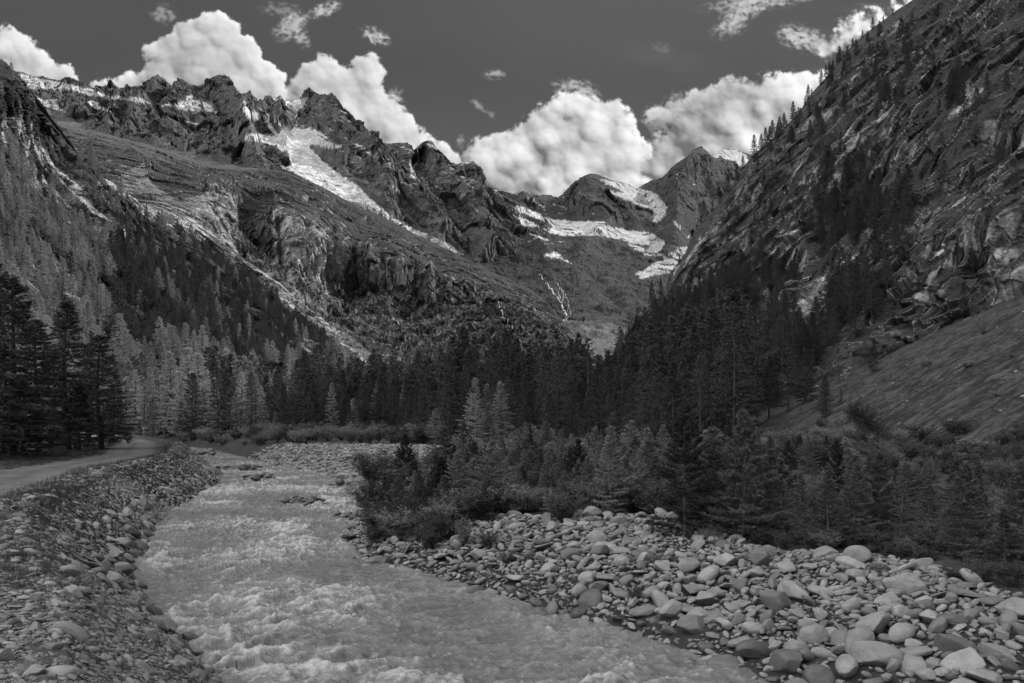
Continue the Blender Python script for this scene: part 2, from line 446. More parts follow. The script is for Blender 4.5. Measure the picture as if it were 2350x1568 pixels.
def layer(name, top, bottom, cps, x0, x1, dx, ny, noise, alb, mat, label, cat='mountain', seed=0, rows=None, back=6, topfade=.35):
    X = np.arange(x0, x1 + dx, dx); T = interp(top, X); B = interp(bottom, X)
    t = np.linspace(0, 1, ny) if rows is None else rows
    PX = np.broadcast_to(X, (ny, len(X))).copy(); PY = T[None] + (B - T)[None] * t[:, None]
    dep = rbf(cps)(PX, PY)
    P = pt(PX, PY, dep)
    Nn = grid_normals(P)
    toc = np.array([0, 0, CAMZ]) - P
    Nn *= np.sign((Nn * toc).sum(-1, keepdims=True))
    for k in range(3): Nn[..., k] = box_blur(Nn[..., k], 4)
    Nn = unit(Nn)
    d, extra = noise(P, PX, PY, Nn)
    fade = topfade + (1 - topfade) * sstep(0, .06, t)[:, None]
    dv = unit(.42 * Nn + .58 * unit(toc))
    P = P + dv * (d * fade * dscale(P))[..., None]
    PX = CX + FD * P[..., 0] / P[..., 1]; PY = HY - FD * (P[..., 2] - CAMZ) / P[..., 1]
    N2 = grid_normals(P); N2 *= np.sign((N2 * toc).sum(-1, keepdims=True))
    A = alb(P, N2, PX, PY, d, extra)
    LAY[name] = (X, T, B, t, P, N2)
    if back:
        Y0 = P[0, :, 1].mean()
        rowsb = [P[0] + np.array([.1, 1, 0]) * (Y0 * .035 * k) + np.array([0, 0, -1]) * (Y0 * .022 * k) + (Y0 * .004 * k) * rng.normal(0, .5, P[0].shape) for k in range(back, 0, -1)]
        P = np.concatenate([np.array(rowsb), P]); A = np.concatenate([np.repeat(A[:1], back, 0), A])
    return grid_obj('mountain' if cat == 'mountain' else cat, P, {'alb': A}, mat, False, kind='structure', label=label, cat=cat)
def on_layer(name, px, py):
    """surface point and normal under a sketch position"""
    X, T, B, t, P, N2 = LAY[name]
    i = int(np.clip(round((px - X[0]) / (X[1] - X[0])), 0, len(X) - 1))
    s = (py - T[i]) / (B[i] - T[i])
    j = int(np.clip(np.searchsorted(t, s), 0, len(t) - 1))
    return P[j, i], N2[j, i]
def paint(A, PX, PY, polys, val, wob=3.0, seed=0, soft=False, rough=0.0):
    q = v3(PX / 11., PY / 6., seed * 1.0)
    wx = fbm(q, 5, 71 + seed, .75) * wob * 3.6; wy = fbm(q + 50, 5, 72 + seed, .75) * wob * 2.6
    for p in polys:
        m = in_poly(PX + wx, PY + wy, p)
        A = np.where(m, val * (1 + rough * perlin(v3(PX / 3., PY / 3., 1.), 9)), A)
    return A

SNOW_C = [
 [(36,167),(84,179),(149,192),(204,204),(238,216),(235,222),(206,219),(168,209),(134,206),(96,206),(58,200),(50,190),(48,178)],
 [(79,224),(106,230),(130,228),(125,236),(149,257),(120,250),(84,238)],
 [(235,219),(288,223),(319,224),(345,238),(324,235),(283,229),(240,226)],
 [(197,228),(238,237),(221,241),(266,258),(240,255),(211,248)],
 [(365,243),(408,233),(430,228),(468,233),(487,245),(502,262),(475,255),(456,257),(432,254),(413,252),(394,243)],
 [(427,221),(444,218),(439,228),(424,231)],
 [(389,270),(415,276),(451,282),(458,286),(440,285),(410,279)],
 [(461,294),(480,299),(478,302),(460,297)],
 [(656,232),(690,228),(708,223),(700,238),(688,255),(681,290),(663,290),(655,255)],
 [(554,317),(576,306),(634,313),(659,288),(698,295),(724,306),(749,324),(790,337),(756,341),(720,331),(706,337),(731,360),(763,389),(821,425),(846,454),(875,476),(905,503),(950,526),(1035,562),(1062,585),(1040,585),(1004,560),(954,538),(914,516),(860,488),(806,466),(752,443),(700,410),(641,382),(666,378),(664,356),(630,335),(600,326),(570,326)],
 [(552,238),(562,230),(575,250),(592,262),(592,274),(575,272),(560,258)],
 [(592,246),(600,250),(630,272),(655,294),(650,296),(620,272)],
 [(600,262),(612,270),(640,312),(632,312),(612,285)],
 [(950,349),(959,346),(954,389),(957,416),(943,405),(939,374)],
 [(968,331),(975,327),(997,336),(998,342),(980,336)],
 [(1058,440),(1064,448),(1070,462),(1062,455)],
 [(836,346),(852,352),(870,362),(858,362)],[(890,372),(905,380),(900,384)],[(812,330),(830,336),(842,344),(826,341)],
 [(700,296),(712,292),(740,306),(752,318),(730,310)],
 [(1000,440),(1016,446),(1012,452)],[(900,424),(914,438),(922,452),(908,438)]]
SPURS_C = [([(500,190),(530,240),(556,300),(575,345)],150,34),([(740,228),(770,300),(830,390),(880,450)],170,46),([(655,232),(640,265),(655,300)],60,14),([(620,226),(600,260),(570,300)],60,18),
 ([(985,332),(1010,400),(1060,480),(1105,590)],170,34),([(940,336),(925,380),(940,440)],90,20),([(1080,375),(1095,425),(1112,470)],90,22),([(372,190),(352,225),(330,262),(300,300)],80,26),([(440,196),(420,215)],50,16),
 ([(835,326),(870,380),(930,450),(1000,540)],110,30),([(258,212),(280,250),(250,290)],60,22),([(800,300),(850,370),(880,420)],60,16),([(730,340),(790,420),(900,500)],70,22),([(870,400),(960,465),(1060,560)],60,20),
 ([(950,455),(1000,470),(1090,480)],50,16),([(150,205),(230,235),(330,262),(400,300)],60,20),([(560,235),(590,262),(660,330)],70,12),([(950,350),(950,400)],-90,12),([(684,240),(668,290)],-70,16),([(566,245),(590,275)],-40,16)]
def noise_C(P, PX, PY, Nn):
    R = along(P, (.41, -.67, -.62), .3, 1.0)
    wv = fbm(P / 260., 3, 3) * 26
    gl = in_poly(PX, PY, SNOW_C[9])
    k = box_blur(np.where(gl, .10, 1.0), 2)
    talus = in_poly(PX, PY, [(110,255),(150,268),(230,300),(330,330),(460,352),(560,378),(600,400),(440,400),(300,360),(180,330),(110,300)])
    k = k * box_blur(np.where(talus, .18, 1.0), 3)
    d = seglines(PX + wv * .5, PY + wv * .4, SPURS_C)
    Rw = warp3(R, 10, 90)
    d = d + (58 * ridged(R / 190., 3, 5) + 26 * ridged(P / 140., 3, 15) + 46 * facet(Rw / 105., 7)[0] + 22 * facet(Rw / 42., 8)[0] + 9 * facet(P / 20., 9)[0]) * k
    cre = ridged(v3(P[..., 0] / 60., P[..., 1] / 190., P[..., 2] / 22.), 3, 44)
    d = d + np.where(gl, cre * 11, 0)
    return d, gl
TOP_C = [(-60,215),(-20,160),(35,167),(84,178),(150,192),(204,203),(225,209),(238,211),(247,202),(252,213),(262,204),(275,212),(285,208),(297,200),(300,207),(318,204),(335,200),(352,191),(370,188),(385,192),(398,203),(400,210),(408,196),(420,194),(440,196),(462,199),(478,191),(496,188),(510,196),(522,206),(530,222),(545,232),(552,225),(563,221),(580,223),(596,236),(602,232),(612,224),(618,226),(626,230),(634,228),(642,222),(649,228),(653,238),(660,234),(676,232),(690,228),(706,223),(728,223),(740,237),(755,258),(775,272),(795,288),(812,308),(835,326),(845,329),(857,322),(864,325),(870,333),(884,330),(910,328),(928,330),(940,336),(948,345),(958,336),(975,330),(993,332),(1000,342),(1006,360),(1014,357),(1024,362),(1032,372),(1052,375),(1066,374),(1080,373),(1088,386),(1096,405),(1101,422),(1110,428),(1130,440),(1200,470)]
BOT_C = [(-60,330),(120,345),(200,350),(330,400),(480,440),(640,450),(760,500),(900,565),(1000,625),(1110,675),(1200,700)]
def alb_C(P, N2, PX, PY, d, gl):
    steep = 1 - N2[..., 2]
    n = fbm(P / 130., 4, 81); n2 = fbm(P / 30., 3, 82); ft = facet(warp3(along(P, (.41, -.67, -.62), .3, 1.0), 20, 60) / 38., 8)[1] - .5
    A = .082 + .05 * ft + .05 * sstep(.45, .8, steep + .25 * n) + .05 * n + .05 * n2
    # scree and pale gullies
    scree = in_poly(PX + 12 * n, PY + 8 * n2, [(90,245),(150,258),(230,300),(330,330),(460,360),(560,385),(600,400),(440,400),(300,360),(180,330),(110,290)])
    A = np.where(scree, .105 + .02 * n2, A)
    A = np.maximum(A, .03)
    sn = paint(np.zeros_like(A), PX, PY, SNOW_C[:9] + SNOW_C[10:], 1.0, 2.2, 1)
    gg = paint(np.zeros_like(A), PX, PY, [SNOW_C[9]], 1.0, 2.5, 2)
    dirt = ridged(warp3(v3(P[..., 0] / 60., P[..., 1] / 260., P[..., 2] / 16.), .8, 2.), 4, 91)
    A = np.where((sn > .5) & (fbm(P / 45., 4, 83, .65) > -.24), .62 + .06 * n2, A)
    lowt = sstep(840, 1000, PX)
    A = np.where(gg > .5, .66 - .22 * sstep(0.2, .7, dirt) + .16 * n - .2 * lowt * sstep(-.2, .3, n2), A)
    # snow powder on ledges near the ridge
    led = (N2[..., 2] > .72) & (n2 + n > .18) & (PX > 540) & (PX < 1100) & (PY < interp(TOP_C, PX) + 90)
    A = np.where(led, .5, A)
    return A
M_FAR = terrain_mat('mountain_rock', .014, .075, .65, .95, 18)
M_MID = terrain_mat('cliff_rock', .04, .2, .85, 1.0, 7)
M_NEAR = terrain_mat('slope_rock', .11, .6, .85, 1.0, 2.6)
cps_C = [(0,170,4600),(200,200,4200),(380,190,4300),(500,190,4200),(600,235,4400),(690,230,4500),(740,230,4200),(860,322,4300),(980,332,4300),(1080,373,4400),(1120,440,4600),
 (150,310,2900),(300,350,2800),(480,400,2700),(700,430,2800),(1000,585,3000),(1110,660,2900),(640,320,3500),(430,260,3600),(780,350,3500),(930,450,3500),(60,250,3500),(560,370,2900),
 (948,360,4450),(930,350,4180),(1050,480,3700),(0,330,2900)]
layer('C', TOP_C, BOT_C, cps_C, -60, 1190, 1.6, 210, noise_C, alb_C, M_FAR, 'jagged dark summit ridge with snow couloirs and a crevassed glacier tongue', seed=1)

# ---- far head of the valley
SNOW_B = [
 [(1105,449),(1122,470),(1101,471)],[(1110,440),(1140,436),(1137,449),(1179,474),(1179,478),(1149,471),(1128,461)],
 [(1179,466),(1206,478),(1242,492),(1250,508),(1212,494),(1182,481)],
 [(1080,480),(1101,491),(1143,500),(1179,495),(1209,504),(1238,519),(1221,522),(1191,514),(1155,507),(1143,510),(1179,527),(1200,541),(1167,535),(1137,511),(1107,502)],
 [(1248,495),(1272,504),(1317,508),(1347,508),(1386,509),(1401,522),(1437,526),(1467,532),(1497,535),(1526,557),(1515,580),(1485,580),(1491,563),(1455,560),(1431,552),(1377,541),(1340,541),(1287,541),(1257,533),(1269,521)],
 [(1215,535),(1262,551),(1250,551),(1225,542)],
 [(1374,410),(1419,418),(1464,431),(1497,439),(1512,451),(1531,476),(1527,495),(1506,512),(1500,508),(1497,482),(1467,473),(1446,462),(1413,450),(1392,435),(1420,440),(1437,443),(1407,428),(1385,420)],
 [(1458,629),(1479,618),(1497,605),(1524,597),(1521,588),(1479,586),(1479,582),(1515,583),(1539,582),(1557,567),(1580,566),(1560,605),(1536,627),(1497,634),(1470,641)],
 [(1245,587),(1275,578),(1311,604),(1290,596),(1262,590)],
 [(1636,360),(1650,344),(1690,343),(1712,356),(1722,378),(1700,385),(1690,372),(1665,365)],
 [(1440,560),(1470,566),(1488,580),(1460,574)],[(1620,400),(1626,398),(1622,406)],[(1590,420),(1596,424),(1592,426)],[(1546,505),(1566,524),(1562,528),(1544,508)],[(1575,545),(1583,540),(1580,553)],
 [(1552,404),(1556,398),(1556,412)],[(1255,462),(1275,468),(1272,472)],[(1358,490),(1366,492),(1360,494)]]
TOP_B = [(1030,420),(1085,412),(1100,426),(1112,432),(1135,437),(1150,440),(1178,448),(1200,447),(1240,452),(1277,457),(1292,449),(1306,434),(1318,424),(1332,413),(1348,408),(1370,408),(1390,412),(1420,418),(1445,425),(1462,432),(1480,424),(1500,414),(1520,409),(1532,402),(1545,386),(1562,376),(1578,366),(1590,352),(1605,346),(1616,352),(1632,364),(1648,352),(1662,344),(1690,344),(1715,356),(1740,372),(1800,400)]
BOT_B = [(1030,640),(1100,680),(1180,720),(1260,790),(1330,880),(1400,890),(1800,890)]
def noise_B(P, PX, PY, Nn):
    Q = P.copy(); Q[..., 2] *= .6
    fa = sstep(600, 520, PY)
    sn = np.zeros(PX.shape, bool)
    for p in SNOW_B: sn |= in_poly(PX, PY, p)
    k = box_blur(np.where(sn, .15, 1.0), 3)
    R = along(P, (-.1, -.72, -.68), .35, 1.0)
    Rw = warp3(R, 12, 110)
    d = (90 * ridged(Q / 900., 3, 105) + 46 * ridged(R / 210., 3, 115) + 30 * facet(Rw / 140., 17)[0] + 15 * facet(Rw / 55., 18)[0] + 6 * facet(P / 24., 19)[0]) * (.16 + .84 * fa) * k
    d = d + seglines(PX, PY, [([(1605,346),(1560,440),(1545,560)],170,50),([(1360,408),(1340,470),(1390,520)],120,46),([(1462,432),(1500,470)],-60,20),([(1200,447),(1180,520)],50,20),([(1105,440),(1200,540),(1250,590)],80,24)])
    # moraine rolls and gullies below the ice
    d = d + (1 - fa) * (46 * fbm(P / 240., 4, 131) + 16 * ridged(along(P, (-.1, -.72, -.68), .3, 1.) / 70., 4, 133) + 7 * facet(P / 30., 134)[0])
    for (x0, y0, x1, y1, a, w) in [(1190,590,1330,640,26,14),(1330,585,1370,545,30,16),(1370,555,1470,590,26,12),(1250,640,1360,600,22,16),(1370,640,1440,720,-18,10)]:
        tt = np.clip(((PX - x0) * (x1 - x0) + (PY - y0) * (y1 - y0)) / ((x1 - x0) ** 2 + (y1 - y0) ** 2), 0, 1)
        dd = np.hypot(PX - x0 - tt * (x1 - x0), PY - y0 - tt * (y1 - y0))
        d = d + a * np.exp(-(dd / w) ** 2) * 1.6
    return d, sn
def alb_B(P, N2, PX, PY, d, sn):
    steep = 1 - N2[..., 2]
    n = fbm(P / 180., 4, 141); n2 = fbm(P / 40., 3, 142); ft = facet(warp3(P, 20, 60) / 40., 8)[1] - .5
    A = .064 + .025 * ft + .035 * sstep(.45, .8, steep + .2 * n) + .03 * n + .03 * n2
    A = A + sstep(600, 700, PY) * (.01 + .02 * n)
    val = sstep(735, 800, PY - .25 * (PX - 1300) * 0)
    bright = in_poly(PX + 14 * n, PY + 10 * n2, [(1215,705),(1290,735),(1350,735),(1420,745),(1450,765),(1450,900),(1300,900),(1260,800)])
    A = np.where(bright, .16 + .12 * n2 + .08 * n, A)
    A = A * (.78 - .14 * sstep(560, 620, PY) * (1 - sstep(700, 760, PY)))
    A = np.maximum(A, .03)
    m = paint(np.zeros_like(A), PX, PY, SNOW_B, 1.0, 2.4, 5)
    fl = ridged(v3(P[..., 0] / 70., P[..., 1] / 70., P[..., 2] / 40.), 3, 144)
    S3 = along(P, (.8, -.2, -.5), .3, 1.0); hole = fbm(S3 / 60., 4, 151, .65)
    A = np.where((m > .5) & (hole > -.17), .60 - .08 * sstep(.2, .7, fl) + .16 * n + .05 * n2 - .16 * sstep(1300, 1400, PX) , A)  # snow on the right lowered in tone to stand for shade
    S2 = along(P, (.8, -.2, -.5), .25, 1.0)
    sp = (fbm(S2 / 44., 3, 148) > .27) & (PY > 440) & (PY < 560) & (PX < 1300)
    A = np.where(sp, .42 + .1 * n2, A)
    return A
cps_B = [(1060,410,5600),(1200,447,5800),(1277,457,5900),(1360,408,5600),(1462,432,6200),(1605,346,6400),(1690,344,7200),(1760,385,7000),
 (1100,520,4300),(1250,520,4700),(1380,480,5000),(1400,530,4800),(1500,540,4700),(1580,480,5400),(1560,570,4400),(1150,600,3400),(1300,600,3700),(1500,630,3700),
 (1150,700,2300),(1300,700,2200),(1430,700,2500),(1280,790,1500),(1400,800,1500),(1450,760,1900),(1550,760,2200),(1330,880,900),(1500,880,1000),(1700,880,1200),(1750,600,4500)]
layer('B', TOP_B, BOT_B, cps_B, 1030, 1790, 1.6, 270, noise_B, alb_B, M_FAR, 'dark peaks and snowfields closing the head of the valley above moraine slopes', seed=2)

# ---- shelf and cliffs of the left valley side
TOP_D = [(-40,330),(90,262),(110,272),(130,284),(150,290),(200,298),(260,312),(330,330),(400,350),(450,368),(500,378),(560,384),(600,386),(640,390),(668,398),(700,412),(740,430),(780,452),(830,478),(870,494),(900,510),(950,536),(1000,560),(1030,574),(1060,590),(1100,607),(1150,630),(1190,650),(1225,668),(1250,690),(1270,712),(1290,735),(1310,758),(1325,790),(1340,830),(1360,870)]
BOT_D = [(-40,560),(120,470),(250,500),(450,640),(650,780),(800,900),(950,930),(1360,930)]
LEDGE = [(60,300),(250,410),(330,440),(420,450),(470,428),(500,432),(540,462),(600,480),(640,478),(700,520),(760,560),(840,560),(900,600),(960,600),(1010,625),(1060,640),(1200,700),(1300,770)]
def noise_D(P, PX, PY, Nn):
    led = interp(LEDGE, PX)
    cl = sstep(-10, 10, PY - led) * (1 - sstep(120, 260, PY - led - 20)) * sstep(440, 490, PX)
    far = sstep(300, 1200, P[..., 1])
    Q = P.copy(); Q[..., 2] *= .22; Q[..., 0] *= 1.3
    Qw = warp3(Q, 6, 50)
    d = cl * (30 * ridged(Q / 110., 4, 205) + 14 * facet(Qw / 90., 31)[0] + 12 * ridged(Qw / 34., 3, 207) + 9 * facet(Qw / 30., 32)[0] + 5 * facet(Qw / 12., 33)[0])
    S = along(P, (.913, -.197, -.356), .22, 1.0)
    sh = (1 - cl)
    low = sstep(40, 160, PY - led) * sstep(500, 600, PX)
    G_ = along(P, (.5, -.6, -.62), .3, 1.0)
    Sw = warp3(S, 4, 40)
    d = d + sh * (1 - low) * (7 * facet(Sw / 50., 34)[0] + 5 * facet(Sw / 18., 35)[0] + 2.5 * facet(Sw / 7., 36)[0] + 14 * fbm(P / 160., 3, 209))
    d = d + low * (24 * fbm(P / 150., 3, 216) + 7 * ridged(G_ / 60., 3, 217) + 5 * facet(warp3(G_, 9, 30) / 26., 37)[0] + 3 * facet(G_ / 10., 38)[0])
    # rocky steps on the shelf
    d = d + seglines(PX, PY, [([(300,345),(345,378),(338,410)],12,14),([(560,400),(640,405),(700,430),(780,470),(850,505)],26,9),([(480,420),(560,428),(640,450),(700,462)],22,8),([(640,430),(720,450),(800,500)],18,8)])
    # big buttress corner and recess
    edge = interp([(430,505),(480,541),(520,548),(560,568),(600,620),(650,700)], PY)
    d = d - 80 * sstep(-2, 2, PX - edge) * np.exp(-((PX - edge) / 55.) ** 2) * sstep(436, 450, PY) * (1 - sstep(600, 660, PY))
    d = d + 44 * np.exp(-(((PX - 720) / 48.) ** 2 + ((PY - 560) / 75.) ** 2))
    # bays and pillars of the long wall
    d = d + cl * seglines(PX, PY, [([(775,520),(780,640)],50,22),([(850,560),(860,650)],34,18),([(905,580),(915,660)],30,14),([(985,610),(990,690)],34,20),([(815,560),(815,660)],-40,16),([(880,580),(885,660)],-30,12),([(950,590),(955,680)],-34,16),([(640,500),(650,600)],-40,20)])
    return d * (.12 + .88 * far), cl
def alb_D(P, N2, PX, PY, d, cl):
    steep = 1 - N2[..., 2]
    S = along(P, (.913, -.197, -.356), .22, 1.0)
    n = fbm(P / 60., 4, 221); n2 = fbm(P / 12., 3, 222); cr = ridged(P / 16., 3, 229); sl = ridged(S / 20., 4, 224)
    n4 = fbm(P / 5., 2, 230); Qv = P.copy(); Qv[..., 2] *= .3; _, ft, fe = facet(warp3(Qv, 8, 24) / 15., 41); ft = ft - .5
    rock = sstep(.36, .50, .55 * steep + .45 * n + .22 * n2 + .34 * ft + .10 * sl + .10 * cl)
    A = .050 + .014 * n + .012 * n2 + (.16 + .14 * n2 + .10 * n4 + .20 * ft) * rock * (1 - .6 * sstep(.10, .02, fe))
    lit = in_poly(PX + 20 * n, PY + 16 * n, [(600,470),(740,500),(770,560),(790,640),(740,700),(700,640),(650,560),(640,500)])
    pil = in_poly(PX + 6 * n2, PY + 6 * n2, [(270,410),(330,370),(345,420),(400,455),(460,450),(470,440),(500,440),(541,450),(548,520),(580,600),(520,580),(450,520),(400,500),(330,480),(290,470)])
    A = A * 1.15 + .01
    A = np.where(lit, A * 1.4 + .03, A); A = np.where(pil, A * 1.7 + .10, A)  # sunlit part of the wall is brightened in its tone
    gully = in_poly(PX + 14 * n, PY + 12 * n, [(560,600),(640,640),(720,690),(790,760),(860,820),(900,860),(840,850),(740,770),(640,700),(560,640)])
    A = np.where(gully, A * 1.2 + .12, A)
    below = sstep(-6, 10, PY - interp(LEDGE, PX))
    A = A * (1 - (.55 * sstep(745, 800, PX + 12 * n) * below) * (1 - .35 * sstep(60, 150, PY - interp(LEDGE, PX))))  # shade of the long wall below the ledge put into its tone
    A = np.where((PX > 546) & (PX < 628 + 14 * n) & (PY > 440) & (PY < 596), A * .38, A)  # recess beside the buttress darkened in tone as painted shade
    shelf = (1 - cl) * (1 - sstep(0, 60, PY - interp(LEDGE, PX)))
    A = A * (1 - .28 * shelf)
    st = fbm(v3(P[..., 0] / 14., P[..., 1] / 14., P[..., 2] / 120.), 3, 227)
    A = A * (1 + .9 * st * cl)
    tal = in_poly(PX + 8 * n, PY + 6 * n, [(110,270),(150,285),(260,308),(330,326),(460,362),(600,388),(560,392),(440,385),(330,362),(220,330),(130,300)])
    A = np.where(tal, .085 + .02 * n2, A)
    return np.clip(A, .02, .45)
SEED_ = 0
cps_D = [(100,265,2500),(150,290,2350),(330,330,2300),(480,380,2300),(640,390,2350),(830,478,2250),(1000,560,2100),(1200,655,1850),(1300,745,1650),(1350,850,1300),
 (200,400,1500),(300,440,1350),(420,455,1400),(480,440,1550),(540,462,1600),(640,478,1700),(760,560,1650),(900,600,1650),(1060,640,1700),
 (450,600,1050),(560,560,1400),(620,640,1250),(700,700,1350),(760,740,1300),(800,695,1600),(950,715,1610),(1100,715,1620),(900,775,1330),(1050,785,1330),(760,640,1630),(800,820,950),(1000,830,1100),(1200,800,1250),(1000,930,500),(1250,930,550),(800,930,420),
 (0,380,1500),(0,540,900),(250,500,1100),(1300,930,600),(560,600,1420),(545,500,1560),(700,620,1450)]
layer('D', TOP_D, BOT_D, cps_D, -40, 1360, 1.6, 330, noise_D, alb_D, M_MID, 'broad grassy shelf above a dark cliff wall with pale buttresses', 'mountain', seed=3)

# ---- nearer forested flank on the left
TOP_F = [(-160,90),(-60,120),(0,138),(14,146),(30,176),(40,190),(50,214),(62,236),(74,246),(84,262),(96,276),(106,286),(112,310),(126,330),(140,338),(150,352),(168,372),(196,392),(230,405),(268,425),(300,452),(330,474),(372,500),(402,492),(440,506),(470,520),(500,548),(540,580),(570,606),(600,626),(640,652),(672,684),(700,706),(720,722),(745,742),(770,766),(800,796),(830,822),(850,840),(900,872),(960,900)]
BOT_F = [(-160,1015),(300,1010),(960,1010)]
def noise_F(P, PX, PY, Nn):
    Q = unit(np.array([.55, -.2, .8]));
    a = P @ np.array([.72, -.30, -.62]); b = P @ np.array([.3, .95, 0]); c = P @ np.array([.6, -.2, .77])
    R = v3(a * .35, b, c)
    d = 20 * fbm(P / 130., 3, 305) + 9 * ridged(R / 60., 3, 306) + 7 * facet(warp3(R, 8, 30) / 30., 51)[0] + 3.5 * facet(warp3(R, 3, 10) / 11., 52)[0] + 2.2 * facet(R / 4., 53)[0]
    # spurs
    for (x0, y0, x1, y1, aa, w) in [(30,200,240,560,26,38),(150,420,330,700,16,30),(300,470,620,760,14,26),(540,585,820,815,10,14),(0,480,230,760,12,24)]:
        tt = np.clip(((PX - x0) * (x1 - x0) + (PY - y0) * (y1 - y0)) / ((x1 - x0) ** 2 + (y1 - y0) ** 2), 0, 1)
        dd = np.hypot(PX - x0 - tt * (x1 - x0), PY - y0 - tt * (y1 - y0))
        d = d + aa * np.exp(-(dd / w) ** 2)
    return d * (1 - .8 * sstep(900, 1000, PY)), R
def alb_F(P, N2, PX, PY, d, R):
    steep = 1 - N2[..., 2]
    n = fbm(R / 30., 4, 321); n2 = fbm(P / 7., 3, 322)
    ln = ridged(R / 9., 3, 323)
    bands = np.zeros_like(PX)
    for (x0, y0, x1, y1, w) in [(20,300,240,560,48),(20,540,190,680,34),(60,640,210,770,30),(270,420,340,490,40),(400,500,545,560,30),(540,575,850,835,26),(0,330,60,420,40),(640,770,720,800,24),(200,700,330,790,26)]:
        tt = np.clip(((PX - x0) * (x1 - x0) + (PY - y0) * (y1 - y0)) / ((x1 - x0) ** 2 + (y1 - y0) ** 2), 0, 1)
        dd = np.hypot(PX - x0 - tt * (x1 - x0), PY - y0 - tt * (y1 - y0))
        bands = np.maximum(bands, np.exp(-(dd / w) ** 2))
    n4 = fbm(P / 2.6, 3, 325); _, ft, fe = facet(warp3(R, 3, 9) / 6., 54); ft = ft - .5; _, f2, _ = facet(warp3(R, 6, 22) / 17., 55); f2 = f2 - .5
    rock = sstep(.44, .56, bands * .58 + .50 * n + .25 * n2 + .42 * f2 + .26 * ft + .2 * (steep - .5))
    A = .062 + .02 * n + .015 * n4 + (.30 + .22 * n4 + .26 * ft + .12 * f2) * rock * (1 - .6 * sstep(.10, .02, fe))
    dk = in_poly(PX + 10 * n, PY + 10 * n, [(-200,0),(20,150),(110,300),(130,380),(90,330),(40,270),(0,250),(-200,300)])
    A = np.where(dk, A * .55, A)
    return np.clip(A, .03, .62)
cps_F = [(-160,90,640),(0,138,700),(60,236,760),(106,290,860),(150,352,900),(268,425,1000),(372,505,1050),(470,520,1150),(540,580,1120),(640,652,1080),(745,742,1020),(830,822,960),(900,872,900),
 (0,400,520),(0,600,390),(0,760,300),(0,900,230),(0,1000,180),(-160,1000,150),(-160,500,350),(150,600,520),(150,800,330),(150,930,250),(200,1000,215),(330,600,760),(350,750,520),(350,900,320),(400,1000,250),
 (540,700,860),(540,800,620),(540,900,400),(540,1000,270),(700,800,850),(700,900,520),(740,1000,300),(900,950,500),(950,1005,330)]
layer('F', TOP_F, BOT_F, cps_F, -160, 960, 1.8, 420, noise_F, alb_F, M_NEAR, 'steep mountain flank with bare rock ribs and larch forest on the left', 'mountain', seed=4)

# ---- near right mountain, cliffs in shade; its crest throws the valley floor into shadow
TOP_G = [(1360,905),(1400,860),(1425,815),(1440,785),(1447,762),(1462,738),(1479,716),(1491,701),(1510,684),(1527,671),(1533,661),(1536,636),(1545,620),(1560,598),(1572,582),(1580,564),(1594,536),(1612,508),(1628,492),(1641,479),(1659,457),(1672,436),(1684,421),(1709,382),(1727,360),(1752,340),(1778,317),(1810,284),(1842,248),(1864,216),(1900,176),(1922,144),(1936,130),(1958,104),(1985,80),(2008,61),(2030,46),(2055,29),(2075,16),(2098,0),(2200,-90),(2350,-215),(2500,-370),(2760,-620)]
BOT_G = [(1360,1000),(1500,1010),(1700,1020),(1760,1010),(1900,960),(2000,920),(2100,870),(2350,800),(2760,730)]
cps_G = [(1447,762,650),(1533,661,700),(1612,508,750),(1727,360,800),(1864,216,850),(2098,0,900),(2350,-215,722),(2760,-620,540),
 (1400,900,480),(1450,980,300),(1600,1000,250),(1740,1000,225),(1800,960,245),(1950,870,272),(2100,790,278),(2350,720,252),(2350,800,225),(1950,940,250),(2760,640,205),(2760,730,180),
 (1600,800,450),(1600,650,600),(1750,800,400),(1750,600,560),(1900,700,370),(1900,450,560),(2100,650,320),(2100,400,460),(2100,200,600),(2350,550,270),(2350,350,350),(2350,100,480),(2700,300,300),(2700,-100,400),(1850,300,740)]
def noise_G(P, PX, PY, Nn):
    a = P @ np.array([.55, .25, .8]); b = P @ np.array([-.2, .97, 0]); c = P @ np.array([.8, .15, -.58])
    R = v3(a * .33, b, c)
    V = P.copy(); V[..., 2] *= .35
    lowr = sstep(350, 700, PY) * sstep(1950, 2100, PX)
    d = 26 * fbm(P / 110., 3, 405) + (1 - .5 * lowr) * (14 * ridged(R / 75., 3, 406) + 8 * facet(warp3(R, 5, 34) / 38., 61)[0]) + (1 - .5 * lowr) * (4.5 * facet(warp3(R, 2, 14) / 15., 62)[0] + 5 * ridged(R / 20., 3, 407)) + lowr * (6 * facet(warp3(V, 6, 18) / 24., 63)[0] + 4.5 * facet(warp3(V, 2, 7) / 9., 64)[0] + 5 * ridged(V / 22., 3, 409)) + 1.6 * facet(R / 5., 65)[0]
    # inclined ledges rising to the right
    s = P[..., 2] - .55 * P[..., 0] + 9 * fbm(P / 60., 3, 410)
    d = d + 5 * sstep(.2, .8, np.abs(((s / 24.) % 1.0) - .5) * 2)
    # cave under the overhang and the big gully
    d = d - 26 * np.exp(-(((PX - 2300) / 40.) ** 2 + ((PY - 350 + .25 * (PX - 2300)) / 24.) ** 2))
    d = d - 22 * np.exp(-((PX - interp([(380,2010),(560,1920),(700,1790),(950,1640)], PY)) / 42.) ** 2) * sstep(330, 420, PY)
    d = d + 14 * np.exp(-((PX - interp([(380,1900),(560,1860),(700,1840),(850,1820)], PY)) / 20.) ** 2) * sstep(520, 600, PY) * (1 - sstep(780, 860, PY))
    edge = sstep(0, 60, PY - interp(TOP_G, PX))
    return d * (.25 + .75 * edge) * (1 - .85 * sstep(.85, 1, (PY - interp(TOP_G, PX)) / (interp(BOT_G, PX) - interp(TOP_G, PX)))), R
